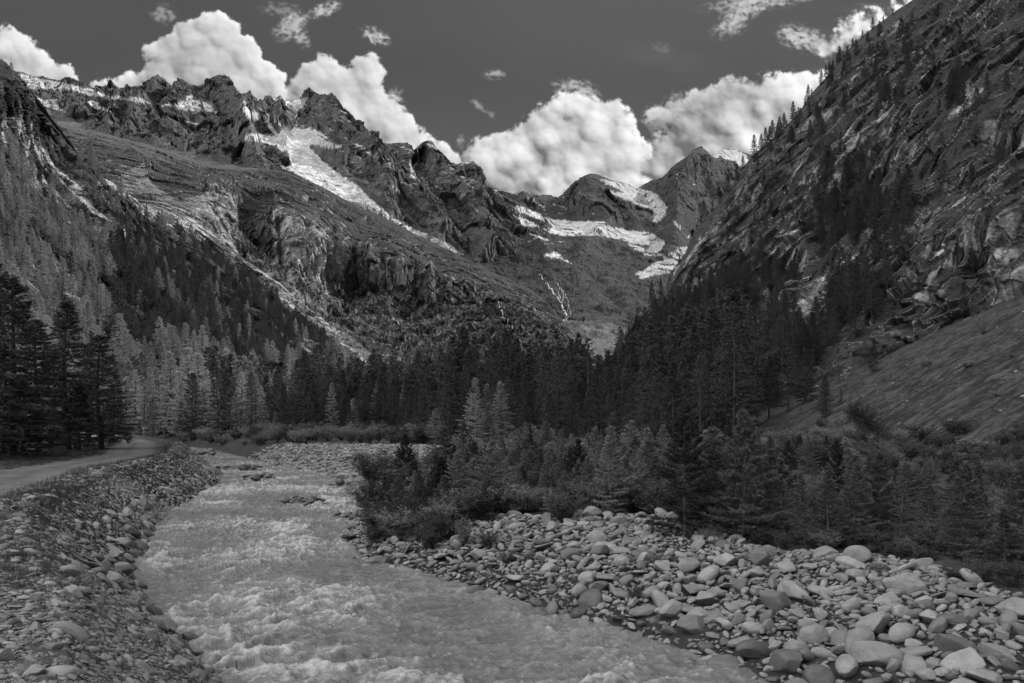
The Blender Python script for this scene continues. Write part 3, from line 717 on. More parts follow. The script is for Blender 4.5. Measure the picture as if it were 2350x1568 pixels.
def alb_G(P, N2, PX, PY, d, R):
    steep = 1 - N2[..., 2]
    n = fbm(R / 45., 4, 421); n2 = fbm(P / 9., 3, 422); st = fbm(v3(P[..., 0] / 6., P[..., 1] / 6., P[..., 2] / 60.), 3, 423); Vc = P.copy(); Vc[..., 2] *= .3; _, vt, ve = facet(warp3(Vc, 2.5, 9) / 7., 68)
    ln = ridged(R / 14., 3, 424)
    n4 = fbm(P / 3., 3, 426); _, ft, fe = facet(warp3(R, 3, 10) / 6.5, 66); ft = ft - .5; _, f2, _ = facet(warp3(R, 6, 22) / 18., 67); f2 = f2 - .5; big = fbm(P / 130., 3, 428)
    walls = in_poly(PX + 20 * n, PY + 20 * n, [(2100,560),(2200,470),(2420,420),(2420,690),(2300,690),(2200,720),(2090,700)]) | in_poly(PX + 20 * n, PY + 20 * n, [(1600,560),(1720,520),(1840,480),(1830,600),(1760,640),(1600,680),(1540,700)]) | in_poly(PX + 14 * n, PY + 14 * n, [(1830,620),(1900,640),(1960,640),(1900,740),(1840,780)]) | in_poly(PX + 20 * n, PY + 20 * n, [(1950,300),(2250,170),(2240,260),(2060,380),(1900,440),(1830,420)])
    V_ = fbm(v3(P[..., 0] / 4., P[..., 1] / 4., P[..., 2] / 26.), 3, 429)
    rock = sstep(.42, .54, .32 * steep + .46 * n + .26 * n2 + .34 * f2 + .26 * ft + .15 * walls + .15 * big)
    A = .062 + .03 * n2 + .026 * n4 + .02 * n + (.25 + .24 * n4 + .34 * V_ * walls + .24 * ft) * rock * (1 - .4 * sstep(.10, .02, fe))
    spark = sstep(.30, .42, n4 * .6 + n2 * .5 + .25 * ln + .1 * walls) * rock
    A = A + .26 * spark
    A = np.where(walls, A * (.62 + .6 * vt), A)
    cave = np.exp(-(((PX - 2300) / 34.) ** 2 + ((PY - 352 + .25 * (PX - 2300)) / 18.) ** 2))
    A = A * (1 - .7 * cave)  # shade inside the cave also put into the rock tone
    return np.clip(A, .025, .6)
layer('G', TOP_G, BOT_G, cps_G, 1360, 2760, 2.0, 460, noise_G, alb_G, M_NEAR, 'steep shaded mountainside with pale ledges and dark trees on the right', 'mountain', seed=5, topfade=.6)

# the same mountain continued beside and behind the camera (outside the frame, it casts the valley shade)
def build_flank():
    s = np.linspace(0, 1, 60); y = np.linspace(-900, 560, 90)
    S, Yy = np.meshgrid(s, y)
    prof_x = np.interp(S, [0, .12, .5, 1], [110, 165, 500, 1500]); prof_z = np.interp(S, [0, .12, .5, 1], [14, 46, 507, 430])
    X = prof_x + 0 * Yy + .154 * (Yy - 60) * (1 - S)
    X = np.maximum(X, .80 * Yy)
    P = v3(X, Yy, prof_z)
    P[..., 2] += 14 * fbm(P / 90., 4, 450) * (S > .05)
    P[..., 0] += 14 * fbm(P / 60., 4, 455)
    X = np.maximum(P[..., 0], .80 * Yy); P[..., 0] = X
    grid_obj('mountain', P, {'alb': .08 + .06 * fbm(P / 40., 3, 460)}, M_NEAR, False, kind='structure', label='shaded mountain flank continuing beside the valley on the right', cat='mountain')
build_flank()
# ================================================================== VALLEY FLOOR
XL = [(0,4.2),(5,1.0),(10,-2.4),(15.2,-6.0),(17.5,-7.7),(19.9,-9.5),(22.2,-11.0),(26,-13.4),(30,-15.2),(33.5,-16.6),(37.6,-17.9),(43,-20.3),(49.3,-21.6),(56,-23.2),(62.7,-24.8),(72,-29),(95,-39),(115,-50),(139,-66),(170,-92),(230,-140)]
XR = [(0,22),(5,15.5),(10,10.0),(15.2,5.7),(17,4.2),(19.3,3.0),(21.3,1.0),(23.3,-.6),(25.8,-2.6),(28.8,-5.6),(33,-7.4),(38.3,-8.3),(47,-9.4),(54,-10.4),(57.3,-12.2),(60.6,-14.8),(66,-15.8),(73.7,-18.2),(81,-23),(90,-29.5),(110,-40),(139,-56.7),(170,-82),(230,-128)]
def smooth_line(pl):
    yy = np.arange(0, 231, .25); a = interp(pl, yy)
    k = np.ones(9) / 9
    ap = np.pad(a, 4, mode='edge'); return yy, np.convolve(ap, k, 'valid')
_ly, _lx = smooth_line(XL); _ry, _rx = smooth_line(XR)
_lc = 1 / np.sqrt(1 + np.gradient(_lx, _ly) ** 2); _rc = 1 / np.sqrt(1 + np.gradient(_rx, _ry) ** 2)
_kk = np.ones(25) / 25
_lc = np.convolve(np.pad(_lc, 12, mode='edge'), _kk, 'valid'); _rc = np.convolve(np.pad(_rc, 12, mode='edge'), _kk, 'valid')
def dist_left(x, y): return (np.interp(y, _ly, _lx) - x) * np.interp(y, _ly, _lc)
def dist_right(x, y): return (x - np.interp(y, _ry, _rx)) * np.interp(y, _ry, _rc)
def zwater(y): return np.where(y > 20, .012 * (y - 20), .004 * (y - 20))
def smax(a, b, k): 
    h = np.clip(.5 + .5 * (a - b) / k, 0, 1)
    return b * (1 - h) + a * h + k * h * (1 - h)
def gz(x, y, fine=True):
    x = np.asarray(x, float); y = np.asarray(y, float)
    zb = zwater(y)
    dl = dist_left(x, y); dr = dist_right(x, y)
    w = fbm(v3(x / 3.1, y / 3.1, 0.), 3, 501)
    hl = np.interp(dl + .35 * w, [-6, -1.2, 0, .6, 1.6, 3.0, 3.9, 4.8, 11, 16, 40, 90, 200], [-1.2, -.7, 0, .6, 1.5, 2.5, 2.64, 2.64, 2.60, 3.0, 4.0, 9, 30])
    far = sstep(34, 60, y)
    hr1 = np.interp(dr + .5 * w, [-6, -1.2, 0, .8, 3, 6, 9.5, 12, 20, 60, 300], [-1.2, -.6, 0, .38, .85, 1.25, 1.5, 1.35, 1.5, 2.0, 4])
    hr2 = np.interp(dr + .5 * w, [-6, -1.2, 0, .8, 2.2, 5, 12, 30, 80, 300], [-1.2, -.6, 0, .6, 1.5, 2.1, 2.2, 2.0, 2.2, 4])
    hr = hr1 * (1 - far) + hr2 * far
    mid = (np.interp(y, _ly, _lx) + np.interp(y, _ry, _rx)) / 2
    h = np.where(x < mid, hl, hr)
    z = zb + h
    slope = -11.9 + .468 * x - .072 * y + 1.2 * fbm(v3(x / 22., y / 22., 3.), 3, 507)
    z = np.where(x > mid, smax(z, slope, 2.0), z)
    # the flank foot on the left far side
    return z
def unproject(px, py, extra=0.0):
    """where the view ray of a sketch position meets the ground"""
    u, v = ray(px, py)
    Y = np.exp(np.linspace(math.log(6), math.log(600), 1500))
    g = gz(u * Y, Y) + extra
    r_ = CAMZ + v * Y
    k = np.argmax(r_ < g)
    if not (r_ < g).any(): k = len(Y) - 1
    return float(u * Y[k]), float(Y[k]), float(g[k])

def build_ground():
    U = np.concatenate([np.arange(-1.25, -.74, .012), np.arange(-.74, .74, .0021), np.arange(.74, 1.6, .012)])
    Y = np.concatenate([np.linspace(2.5, 6, 12), np.exp(np.linspace(math.log(6.05), math.log(300), 860)), np.exp(np.linspace(math.log(306), math.log(2500), 30))])
    UU, YY = np.meshgrid(U, Y)
    X = UU * YY
    z = gz(X, YY)
    dl = dist_left(X, YY); dr = dist_right(X, YY)
    mid = (np.interp(YY, _ly, _lx) + np.interp(YY, _ry, _rx)) / 2
    left = X < mid
    near = 1 - sstep(60, 160, YY)
    p = v3(X, YY, 0 * X)
    # path: flat wheel tracks
    pc = 5.9 + .035 * np.maximum(YY - 25, 0)
    pathw = np.exp(-((dl - pc) / 2.2) ** 6) * left * (1 - .35 * np.exp(-((dl - pc) / .35) ** 2))
    rough = np.where(left, np.where(dl < 5, 1.0, .5), 1.0) * (1 - .8 * pathw)
    z = z + rough * near * (.06 * ridged(p / 1.1, 3, 511) + .05 * ridged(p / .33, 3, 512) * (1 - sstep(25, 60, YY)))
    # hummocky grass slope: streaks running down to the left
    onslope = sstep(0, 3, (-11.9 + .468 * X - .072 * YY) - zwater(YY) - 1.0) * (~left)
    a = X * .94 + YY * .34; b = -X * .34 + YY * .94
    z = z + onslope * (1.1 * fbm(v3(a / 26., b / 9., 0.), 4, 515) + (.30 * ridged(v3(a / 7., b / 1.8, 0.), 4, 516)) + .16 * ridged(v3(a / 2., b / .7, 0.), 3, 517))
    n = fbm(p / 4., 4, 521); n2 = fbm(p / .7, 3, 522); n3 = fbm(p / 14., 3, 523)
    st = ridged(v3(a / 5., b / .9, 0.), 3, 524)
    A = np.full_like(X, .055) + .02 * n2
    gravel = .15 + .07 * n2
    grass = .045 + .02 * n + .015 * n2
    Aleft = np.where(dl < 4.1 + .8 * n, gravel * .22, grass)  # ground between bank stones darkened to paint the shadow in the gaps
    Aleft = Aleft * (1 - pathw) + (.125 + .06 * n2 + .04 * n) * pathw
    Aleft = np.where((YY < 18 + 2 * n) & (dl < 9), gravel * .42, Aleft)
    Aright = np.where(dr < np.interp(YY, [12, 18, 24, 30, 33], [5.6, 6.3, 7.6, 9.6, 9.2]) + .8 * n, .035 + .02 * n2, .05 + .03 * n2)  # bar ground kept dark so the gaps between boulders look shaded
    Aright = np.where((YY > 50) & (YY < 100) & (dr < 22) & (X < .012 * YY - 6), .17 + .06 * n2, Aright)
    sl = .058 + .03 * n + .035 * fbm(v3(a / 5., b / 1.2, 0.), 4, 526, .65) + .075 * fbm(p / 1.1, 4, 531, .7) - .04 * sstep(.25, .6, ridged(v3(a / 9., b / 2.4, 6.), 3, 532)) + .04 * sstep(.2, .5, n2) * sstep(0, .3, n) + .035 * n3 + .014 * fbm(p / .5, 3, 528) + .10 * (fbm(v3(a / .9, b / .35, 4.), 2, 527) > .47) * (n > -.02)
    Aright = Aright * (1 - onslope) + sl * onslope
    A = np.where(left, Aleft, Aright)
    A = np.clip(A, .02, .4)
    P = v3(X, YY, z)
    m = terrain_mat('ground', .9, 7.0, .55, .8, .05)
    grid_obj('ground', P, {'alb': A}, m, True, kind='structure', label='valley floor with gravel bars, a dirt track and a grass slope', cat='ground')
build_ground()

# ------------------------------------------------------------------ river
def build_river():
    Y = np.exp(np.linspace(math.log(7), math.log(200), 1150))
    T = np.linspace(-.07, 1.07, 420)
    TT, YY = np.meshgrid(T, Y)
    xl = np.interp(YY, _ly, _lx); xr = np.interp(YY, _ry, _rx)
    X = xl + (xr - xl) * TT
    z = zwater(YY)
    # flow direction frame
    ang = -.49
    s = X * ang + YY * .87; c = X * .87 - YY * ang
    wob = fbm(v3(X / 5., YY / 5., 0.), 3, 601) * 1.4
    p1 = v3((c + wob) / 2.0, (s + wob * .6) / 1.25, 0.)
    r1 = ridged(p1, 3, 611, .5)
    p2 = v3((c + wob) / .9, s / .5, 3.)
    r2 = ridged(p2, 3, 615, .55)
    r3 = ridged(v3((c + wob) / .38, s / .2, 5.), 3, 618)
    big = fbm(v3(c / 6., s / 7., 1.), 3, 619)
    edge = np.minimum(TT, 1 - TT)
    # the right half of the lower reach runs smoother
    calm = sstep(.45, .95, TT) * (1 - sstep(24, 34, YY))
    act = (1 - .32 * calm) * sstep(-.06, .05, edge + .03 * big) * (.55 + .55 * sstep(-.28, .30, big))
    act = act * (1 - .35 * sstep(60, 110, YY))
    h = act * (.27 * r1 + .15 * r2 + .045 * r3) + .02 * big + .018 * r3 + .02 * fbm(v3(c / .8, s / .5, 2.), 3, 640)
    # wave crests lean downstream
    z = z + h - .05
    crest = act * (.9 * r1 + .75 * r2 + .25 * r3)
    f1 = fbm(v3(c / .24, s / .15, 2.), 4, 631, .65)
    f2 = ridged(v3((c + wob) / .55, (s + wob) / .30, 8.), 4, 633, .6)
    f3 = ridged(v3((c + 2 * wob) / .95, (s + wob) / .42, 3.), 5, 637, .62)
    foam = .85 * sstep(.80, 1.45, crest + .62 * f1 + .25 * f2 * act + .12 * big)
    foam = np.maximum(foam, .80 * sstep(.42, .95, f3 * (.45 + .6 * act) + .42 * f1))
    A = .112 + .02 * sstep(-.3, .3, big) + .09 * np.clip(r1, -.4, .6) * act + .07 * np.clip(r2, -.4, .6) + .27 * foam + .05 * f1 + .04 * big  # wave terms paint shaded troughs and light crests; foam is added on top
    P = v3(X, YY, z)
    m, t, b, o = new_mat('water')
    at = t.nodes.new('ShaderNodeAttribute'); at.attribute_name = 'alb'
    fo = t.nodes.new('ShaderNodeAttribute'); fo.attribute_name = 'foam'
    g = t.nodes.new('ShaderNodeNewGeometry')
    mp = t.nodes.new('ShaderNodeMapping'); mp.inputs['Rotation'].default_value = (0, 0, .5); mp.inputs['Scale'].default_value = (1, 1.7, 1); t.links.new(g.outputs['Position'], mp.inputs[0])
    n1 = noise_node(t, mp.outputs[0], 5.0, 6, .72, .7); n2 = noise_node(t, mp.outputs[0], 16, 4, .7, .3)
    f = math_node(t, 'MULTIPLY_ADD', math_node(t, 'SUBTRACT', math_node(t, 'ADD', math_node(t, 'MULTIPLY', n1, .6), math_node(t, 'MULTIPLY', n2, .5)), .55), 2.3); f.node.inputs[2].default_value = 1.0
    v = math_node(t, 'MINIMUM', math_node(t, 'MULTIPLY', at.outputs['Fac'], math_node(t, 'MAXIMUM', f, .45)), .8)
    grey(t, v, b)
    rr = math_node(t, 'MULTIPLY_ADD', fo.outputs['Fac'], .5); rr.node.inputs[2].default_value = .16
    t.links.new(rr, b.inputs['Roughness'])
    b.inputs['IOR'].default_value = 1.33
    bp = t.nodes.new('ShaderNodeBump'); bp.inputs['Strength'].default_value = .8; bp.inputs['Distance'].default_value = .05
    t.links.new(math_node(t, 'ADD', n1, math_node(t, 'MULTIPLY', n2, .5)), bp.inputs['Height']); t.links.new(bp.outputs[0], b.inputs['Normal'])
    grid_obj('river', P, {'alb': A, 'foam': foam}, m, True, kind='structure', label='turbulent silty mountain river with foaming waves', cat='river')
build_river()

# ================================================================== STONES
ICO = {}
def ico(n):
    if n in ICO: return ICO[n]
    import bmesh
    bm = bmesh.new(); bmesh.ops.create_icosphere(bm, subdivisions=n, radius=1)
    V = np.array([v.co[:] for v in bm.verts]); F = np.array([[v.index for v in f.verts] for f in bm.faces]); bm.free()
    ICO[n] = (V, F); return V, F
M_STONE = stone_mat('river_stone', .215)
M_STONE_DK = stone_mat('damp_stone', .11, True)
M_STONE_BANK = stone_mat('embankment_stone', .26)
def stone_mesh(kind, seed, n=4):
    r = np.random.default_rng(seed)
    V, F = ico(n); V = V.copy()
    if kind == 'round': sc = np.array([1, r.uniform(.62, .92), r.uniform(.48, .72)]); cuts, dep = 8, (.62, .92)
    elif kind == 'oval': sc = np.array([1, r.uniform(.45, .65), r.uniform(.34, .5)]); cuts, dep = 7, (.66, .95)
    elif kind == 'slab': sc = np.array([1, r.uniform(.5, .8), r.uniform(.16, .28)]); cuts, dep = 9, (.55, .85)
    else: sc = np.array([1, r.uniform(.65, .9), r.uniform(.5, .8)]); cuts, dep = 13, (.5, .82)
    if kind in ('slab', 'block'):
        V = V * (np.abs(V).max(1, keepdims=True) ** -.55 if kind == 'slab' else np.abs(V).max(1, keepdims=True) ** -.25)
    for k in range(cuts):
        d = unit(r.normal(size=3)); h = r.uniform(*dep)
        s = V @ d
        V = V - d * np.maximum(s - h, 0)[:, None] * (.94 if kind in ('slab', 'block') else .8)
    V = V + unit(V) * (.07 * fbm(V * 1.6 + seed, 3, 700 + seed % 7) + .035 * ridged(V * np.array([2.2, 2.2, 7.]) + seed, 3, 710) + (.012 * perlin(V * 14. + seed, 3)))[:, None]
    V = V * sc
    V /= np.abs(V[:, 0]).max()
    return V, F
KINDS = {'round': [], 'oval': [], 'slab': [], 'block': []}
def make_stones(mat, tag):
    out = {}
    for k, n in (('round', 8), ('oval', 9), ('slab', 8), ('block', 9)):
        out[k] = []
        for i in range(n):
            V, F = stone_mesh(k, 31 * i + hash_(k) + tag, 4)
            out[k].append(raw_mesh('stone', V, F, None, True, [mat]))
    return out
def hash_(s): return sum(ord(c) * (i + 3) for i, c in enumerate(s)) % 97
ST_BAR = make_stones(M_STONE, 0)
ST_BANK = make_stones(M_STONE_BANK, 500)
ST_DAMP = {k: [] for k in ST_BAR}
for k, L_ in ST_BAR.items():
    for me in L_:
        c = me.copy(); c.materials.clear(); c.materials.append(M_STONE_DK); ST_DAMP[k].append(c)
LOW = {}
def low_stones(mat, tag):
    out = []
    for i, k in enumerate(['round', 'oval', 'oval', 'slab', 'block', 'round', 'slab', 'oval']):
        V, F = stone_mesh(k, 57 * i + tag, 3)
        out.append(raw_mesh('stone', V, F, None, True, [mat]))
    return out

def scatter(name, pts, rots, scls, idx, meshes, label, cat, mats=()):
    """uncountable small things as ONE object: points that carry copies of a few meshes"""
    me = bpy.data.meshes.new(name); n = len(pts)
    me.vertices.add(n); me.vertices.foreach_set('co', np.asarray(pts, np.float32).ravel())
    a = me.attributes.new('rot', 'FLOAT_VECTOR', 'POINT'); a.data.foreach_set('vector', np.asarray(rots, np.float32).ravel())
    a = me.attributes.new('scl', 'FLOAT_VECTOR', 'POINT'); a.data.foreach_set('vector', np.asarray(scls, np.float32).ravel())
    a = me.attributes.new('idx', 'INT', 'POINT'); a.data.foreach_set('value', np.asarray(idx, np.int32).ravel())
    me.update()
    o = bpy.data.objects.new(name, me)
    col = bpy.data.collections.new(name + '_kinds')
    for m in meshes: col.objects.link(bpy.data.objects.new(name + '_piece', m))
    g = bpy.data.node_groups.new(name, 'GeometryNodeTree')
    g.interface.new_socket('Geometry', in_out='INPUT', socket_type='NodeSocketGeometry')
    g.interface.new_socket('Geometry', in_out='OUTPUT', socket_type='NodeSocketGeometry')
    gi = g.nodes.new('NodeGroupInput'); go = g.nodes.new('NodeGroupOutput')
    ci = g.nodes.new('GeometryNodeCollectionInfo'); ci.inputs['Collection'].default_value = col
    ci.inputs['Separate Children'].default_value = True; ci.inputs['Reset Children'].default_value = True
    ip = g.nodes.new('GeometryNodeInstanceOnPoints'); ip.inputs['Pick Instance'].default_value = True
    def na(nm, ty):
        q = g.nodes.new('GeometryNodeInputNamedAttribute'); q.data_type = ty; q.inputs['Name'].default_value = nm; return q.outputs['Attribute']
    g.links.new(gi.outputs[0], ip.inputs['Points']); g.links.new(ci.outputs[0], ip.inputs['Instance'])
    g.links.new(na('idx', 'INT'), ip.inputs['Instance Index'])
    er = g.nodes.new('FunctionNodeEulerToRotation'); g.links.new(na('rot', 'FLOAT_VECTOR'), er.inputs[0]); g.links.new(er.outputs[0], ip.inputs['Rotation'])
    g.links.new(na('scl', 'FLOAT_VECTOR'), ip.inputs['Scale'])
    g.links.new(ip.outputs[0], go.inputs[0])
    md = o.modifiers.new('scatter', 'NODES'); md.node_group = g
    return place(o, label=label, cat=cat, kind='stuff')

class Packer:
    def __init__(s, cell): s.c = cell; s.g = {}
    def ok(s, x, y, r, k):
        i, j = int(x // s.c), int(y // s.c); m = int(math.ceil((r + 1.0) / s.c))
        m = min(m, 4)
        for a in range(i - m, i + m + 1):
            for b in range(j - m, j + m + 1):
                for (X, Y, R) in s.g.get((a, b), ()):
                    if (X - x) ** 2 + (Y - y) ** 2 < ((R + r) * k) ** 2: return False
        return True
    def add(s, x, y, r): s.g.setdefault((int(x // s.c), int(y // s.c)), []).append((x, y, r))

pk = Packer(.5)
bar = []      # (x, y, z, r, kind, tiltx, tilty, yaw, special label or None)
def in_bar(x, y):
    dr = float(dist_right(x, y)); w = float(np.interp(y, [12, 18, 24, 30, 33], [5.6, 6.3, 7.6, 9.6, 9.2])) + .5 * math.sin(y * .7) + .4 * math.sin(x * 1.3)
    if y > 31: w = np.interp(y, [31, 36, 42, 50, 56, 62, 90, 100], [7.5, 2.6, 1.8, 2.5, 6, 16, 22, 5])
    return -.7 < dr < w
# boulders that stand out, (px, py, width, depth ratio kind, tilt, yaw, label)
NOTE = [
 (1734,1497,104,'oval',(.05,.1,.2),'large dark oval boulder half in the water at the edge of the boulder bar'),
 (1666,1519,96,'slab',(.1,.05,.1),'low flat boulder in the shallows beside the large oval one'),
 (1715,1545,72,'slab',(.15,.1,.3),'dark wet slab awash at the tip of the boulder bar'),
 (1831,1494,66,'round',(0,.1,.6),'broad smooth boulder with a pale worn face behind the wet slabs'),
 (1968,1479,96,'block',(.2,-.6,.8),'dark pyramid shaped broken boulder leaning on a thin plate'),
 (1930,1470,80,'slab',(.3,-.85,.5),'thin rock plate propped steeply against the pyramid shaped boulder'),
 (2010,1512,116,'block',(.1,.15,.1),'long broken block with a pale top edge and dark hollow'),
 (1880,1560,84,'round',(.2,.2,.8),'big rounded boulder with dark lower half at the bottom of the bar'),
 (2095,1530,100,'slab',(.35,-.5,.45),'tilted smooth slab with a squared upper end in the lower bar'),
 (2215,1520,110,'slab',(.3,-.45,.35),'large straight edged slab leaning up to the right in the lower bar'),
 (2145,1530,52,'block',(.1,.2,.2),'speckled pale boulder with a notched top between the two tilted slabs'),
 (2190,1427,78,'oval',(.05,.1,.1),'smooth light oval boulder with a dark crack across its top'),
 (2190,1485,92,'block',(.1,.1,.15),'wide squared boulder with a rough stepped face'),
 (2285,1505,80,'block',(.1,.12,.0),'rounded slab shaped boulder with a flat grey top'),
 (2120,1297,58,'round',(0,0,.3),'pale round boulder perched on top of the bar in front of the trees'),
 (2148,1320,30,'round',(.1,.4,.1),'mossy stone tucked under the perched round boulder'),
 (2080,1352,96,'block',(0,.08,.1),'long layered block with a light top edge beside the grass patch'),
 (2055,1334,80,'slab',(.1,-.25,.2),'dark plate lying against the layered block'),
 (1965,1325,52,'round',(.1,.2,.4),'rounded boulder among cobbles near the top of the bar'),
 (2024,1352,42,'round',(.8,.3,.4),'egg shaped stone standing upright near the layered block'),
 (2036,1378,70,'slab',(.15,-.5,.3),'thin dark slab pointing up to the right mid bar'),
 (1958,1380,62,'oval',(.1,.25,.2),'long streaked stone next to the thin dark slab'),
 (1895,1275,66,'block',(.1,-.3,.2),'pale angular block at the foot of the young larches'),
 (1755,1275,66,'oval',(.05,.05,.1),'broad low boulder at the upper rim of the bar'),
 (1600,1242,38,'block',(.6,.2,.6),'grey angular stone standing on the upper rim below the tall young larch'),
 (1640,1362,56,'slab',(.3,-.5,.6),'flat pale slab tipped towards the river'),
 (1636,1418,70,'slab',(.2,-.5,.4),'wide smooth slab in the middle of the bar'),
 (1700,1425,50,'slab',(1.1,.1,.2),'dark smooth slab standing on edge mid bar'),
 (1700,1385,50,'slab',(.1,-.1,.3),'ribbed flat stone in the middle of the bar'),
 (1600,1420,60,'block',(.3,-.5,.3),'broken boulder with a straight split face near the water'),
 (1620,1490,46,'round',(.1,.1,.1),'pale round boulder at the waterline of the bar'),
 (1360,1382,70,'round',(.1,-.3,.5),'large tilted boulder rising from the river edge'),
 (1476,1408,70,'oval',(.05,-.15,.1),'long dark boulder lying along the river edge'),
 (1500,1430,40,'block',(.1,.1,.2),'boulder at the water beside the long dark one'),
 (1295,1214,30,'slab',(1.35,.1,.3),'upright pointed slab standing among cobbles by the leafy bush'),
 (1390,1262,56,'block',(.1,.2,.2),'white faced angular block in the upper bar'),
 (1430,1262,60,'slab',(.05,.05,.1),'dark split log shaped slab in the upper bar'),
 (1478,1230,50,'oval',(.1,.1,.1),'broad boulder near the top left of the bar'),
 (1180,1212,34,'round',(0,.1,.1),'round whitish stone at the left end of the bar'),
 (1195,1240,44,'oval',(.1,.1,.1),'pale oval stone at the left end of the bar'),
 (968,1331,52,'block',(.1,.1,.1),'dark wet boulder at the water below the bushes'),
 (1040,1348,60,'slab',(.05,.05,.1),'dark flat boulder at the water edge below the bushes'),
 (1175,1360,34,'block',(.6,.2,.3),'upright angular stone at the water edge'),
 (862,1292,46,'block',(.2,.1,.2),'dark angular boulder at the corner of the bush covered bank'),
 (1245,1402,28,'oval',(.1,.1,.1),'pale small boulder lying in the shallows'),
 (1293,1413,34,'block',(.3,.1,.3),'dark angular boulder in the shallows'),
 (2230,1285,0,'round',(0,0,0),None),
]
for (px, py, w, kd, ro, lab) in NOTE:
    if w == 0: continue
    x, y, z = unproject(px, py + w * .12)
    r = w / 2 / FD * y * .98
    bar.append([x, y, z + r * (.30 if kd != 'slab' else .22), r, kd, ro, lab]); pk.add(x, y, r * .8)
r_ = np.random.default_rng(11)
# river side boulder corner on the far gravel bar and rocks in the stream
for (px, py, w, kd, lab) in [(782,1112,30,'round','rounded boulder at the corner of the far gravel bar'),(804,1111,24,'round','second rounded boulder at the corner of the far gravel bar'),(790,1098,44,'oval','long dark boulder on top of the pair at the far gravel bar'),
    (636,1056,20,'block','single pale block at the upstream end of the far gravel bar'),(826,1105,22,'round','boulder behind the corner of the far gravel bar'),(815,1095,26,'block','grey block behind the corner of the far gravel bar')]:
    x, y, z = unproject(px, py); r = w / 2 / FD * y
    bar.append([x, y, z + r * .25, r, kd, (r_.normal() * .2, r_.normal() * .2, r_.uniform(0, 3)), lab]); pk.add(x, y, r)
def rand_kind(r): return r.choice(['round', 'oval', 'slab', 'slab', 'block', 'block', 'oval'])
def fill(n, rmin, rmax, tries, k, ymin, ymax, xmin, xmax, over=.3):
    got = 0
    for _ in range(tries):
        if got >= n: break
        y = ymin * (ymax / ymin) ** r_.random(); x = r_.uniform(xmin, xmax)
        if abs(x / y) > .76: continue
        r = rmin * (rmax / rmin) ** r_.random()
        if not in_bar(x, y): continue
        if not pk.ok(x, y, r, k): continue
        pk.add(x, y, r); got += 1
        kd = rand_kind(r_)
        tl = .3 if kd == 'slab' else .35
        bar.append([x, y, None, r, kd, (r_.normal() * tl, r_.normal() * tl, r_.normal() * .9 + .3), None])
fill(150, .26, .46, 9000, .66, 11, 34, -8, 26)
fill(1300, .12, .27, 60000, .64, 10.5, 45, -14, 28)
fill(4200, .065, .14, 140000, .62, 10.5, 60, -20, 28)
fill(3400, .13, .36, 90000, .58, 50, 105, -40, 6)
fill(5200, .035, .07, 110000, .8, 10.5, 30, -6, 24)
xy = np.array([[b[0], b[1]] for b in bar]); gzv = gz(xy[:, 0], xy[:, 1])
for b, g in zip(bar, gzv):
    if b[2] is None: b[2] = float(g) + b[3] * (.34 if b[4] in ('round', 'block') else .22) + .05
bar.sort(key=lambda b: -b[3] / b[1])
ROOT_N = [0]
SHP = {'round': 'rounded', 'oval': 'oval', 'slab': 'flat slab shaped', 'block': 'angular'}
def stone_obj(b, meshes, label, group, name='boulder', cat='boulder'):
    o = bpy.data.objects.new(name, meshes[b[4]][int(r_.integers(len(meshes[b[4]])))])
    o.location = (b[0], b[1], b[2]); o.rotation_euler = b[5]; s = b[3]
    o.scale = (s * r_.uniform(.95, 1.05), s * r_.uniform(.9, 1.1), s * r_.uniform(.9, 1.1)) if not b[6] else (s, s, s)
    place(o, label=label, cat=cat, group=group)
def short_name(l):
    w = []
    for q in l.split():
        if w and q in ('half', 'in', 'at', 'beside', 'with', 'on', 'leaning', 'propped', 'behind', 'lying', 'tucked', 'among', 'standing', 'near', 'pointing', 'next', 'tipped', 'rising', 'below', 'awash', 'perched', 'against', 'sloping', 'under', 'above', 'sliding'): break
        w.append(q)
    return ' '.join(w)
def scr(b): return CX + FD * b[0] / b[1], HY - FD * (b[2] - CAMZ) / b[1]
def near_mark(b, marks):
    x, y = scr(b); best = min(marks, key=lambda m: (scr(m)[0] - x) ** 2 + (scr(m)[1] - y) ** 2 * 2)
    mx, my = scr(best); dx, dy = x - mx, y - my; d = math.hypot(dx, dy); far = 'some way ' if d > 110 else ''
    rel = (far + 'right of' if dx > 0 else far + 'left of') if abs(dx) > 1.2 * abs(dy) else (far + 'below' if dy > 0 else far + 'above')
    return rel + ' the ' + short_name(best[6])
marks = [b for b in bar if b[6]]
n_ind = 0; rest = []
for b in bar:
    wet = -.9 < float(dist_right(b[0], b[1])) < .5
    if n_ind < 275 or b[6]:
        n_ind += 1
        if b[6]: lab = b[6]
        else:
            u = b[0] / b[1]
            where = ('at the waterline of the boulder bar' if wet else 'on the far gravel bar upstream' if b[1] > 48 else
                     'in the lower right corner of the boulder bar' if (b[1] < 15 and u > .45) else
                     'in the lower part of the boulder bar' if b[1] < 16 else
                     'high on the boulder bar near the young larches' if float(dist_right(b[0], b[1])) > 6.8 else
                     'on the narrow bank below the bushes' if u < -.02 else 'in the middle of the boulder bar')
            lab = ('larger ' if b[3] / b[1] > .019 else 'smaller ') + SHP[b[4]] + ' stone ' + (near_mark(b, marks) if b[1] < 48 else where)
        stone_obj(b, ST_DAMP if wet else ST_BAR, lab, 'boulders of the right river bar')
    else: rest.append(b)
lowm = low_stones(M_STONE, 900)
scatter('cobbles', [b[:3] for b in rest], [b[5] for b in rest], [[b[3]] * 3 for b in rest], [int(r_.integers(len(lowm))) for b in rest], lowm,
        'small grey cobbles packed between the boulders of the right bank and far bar', 'cobbles')

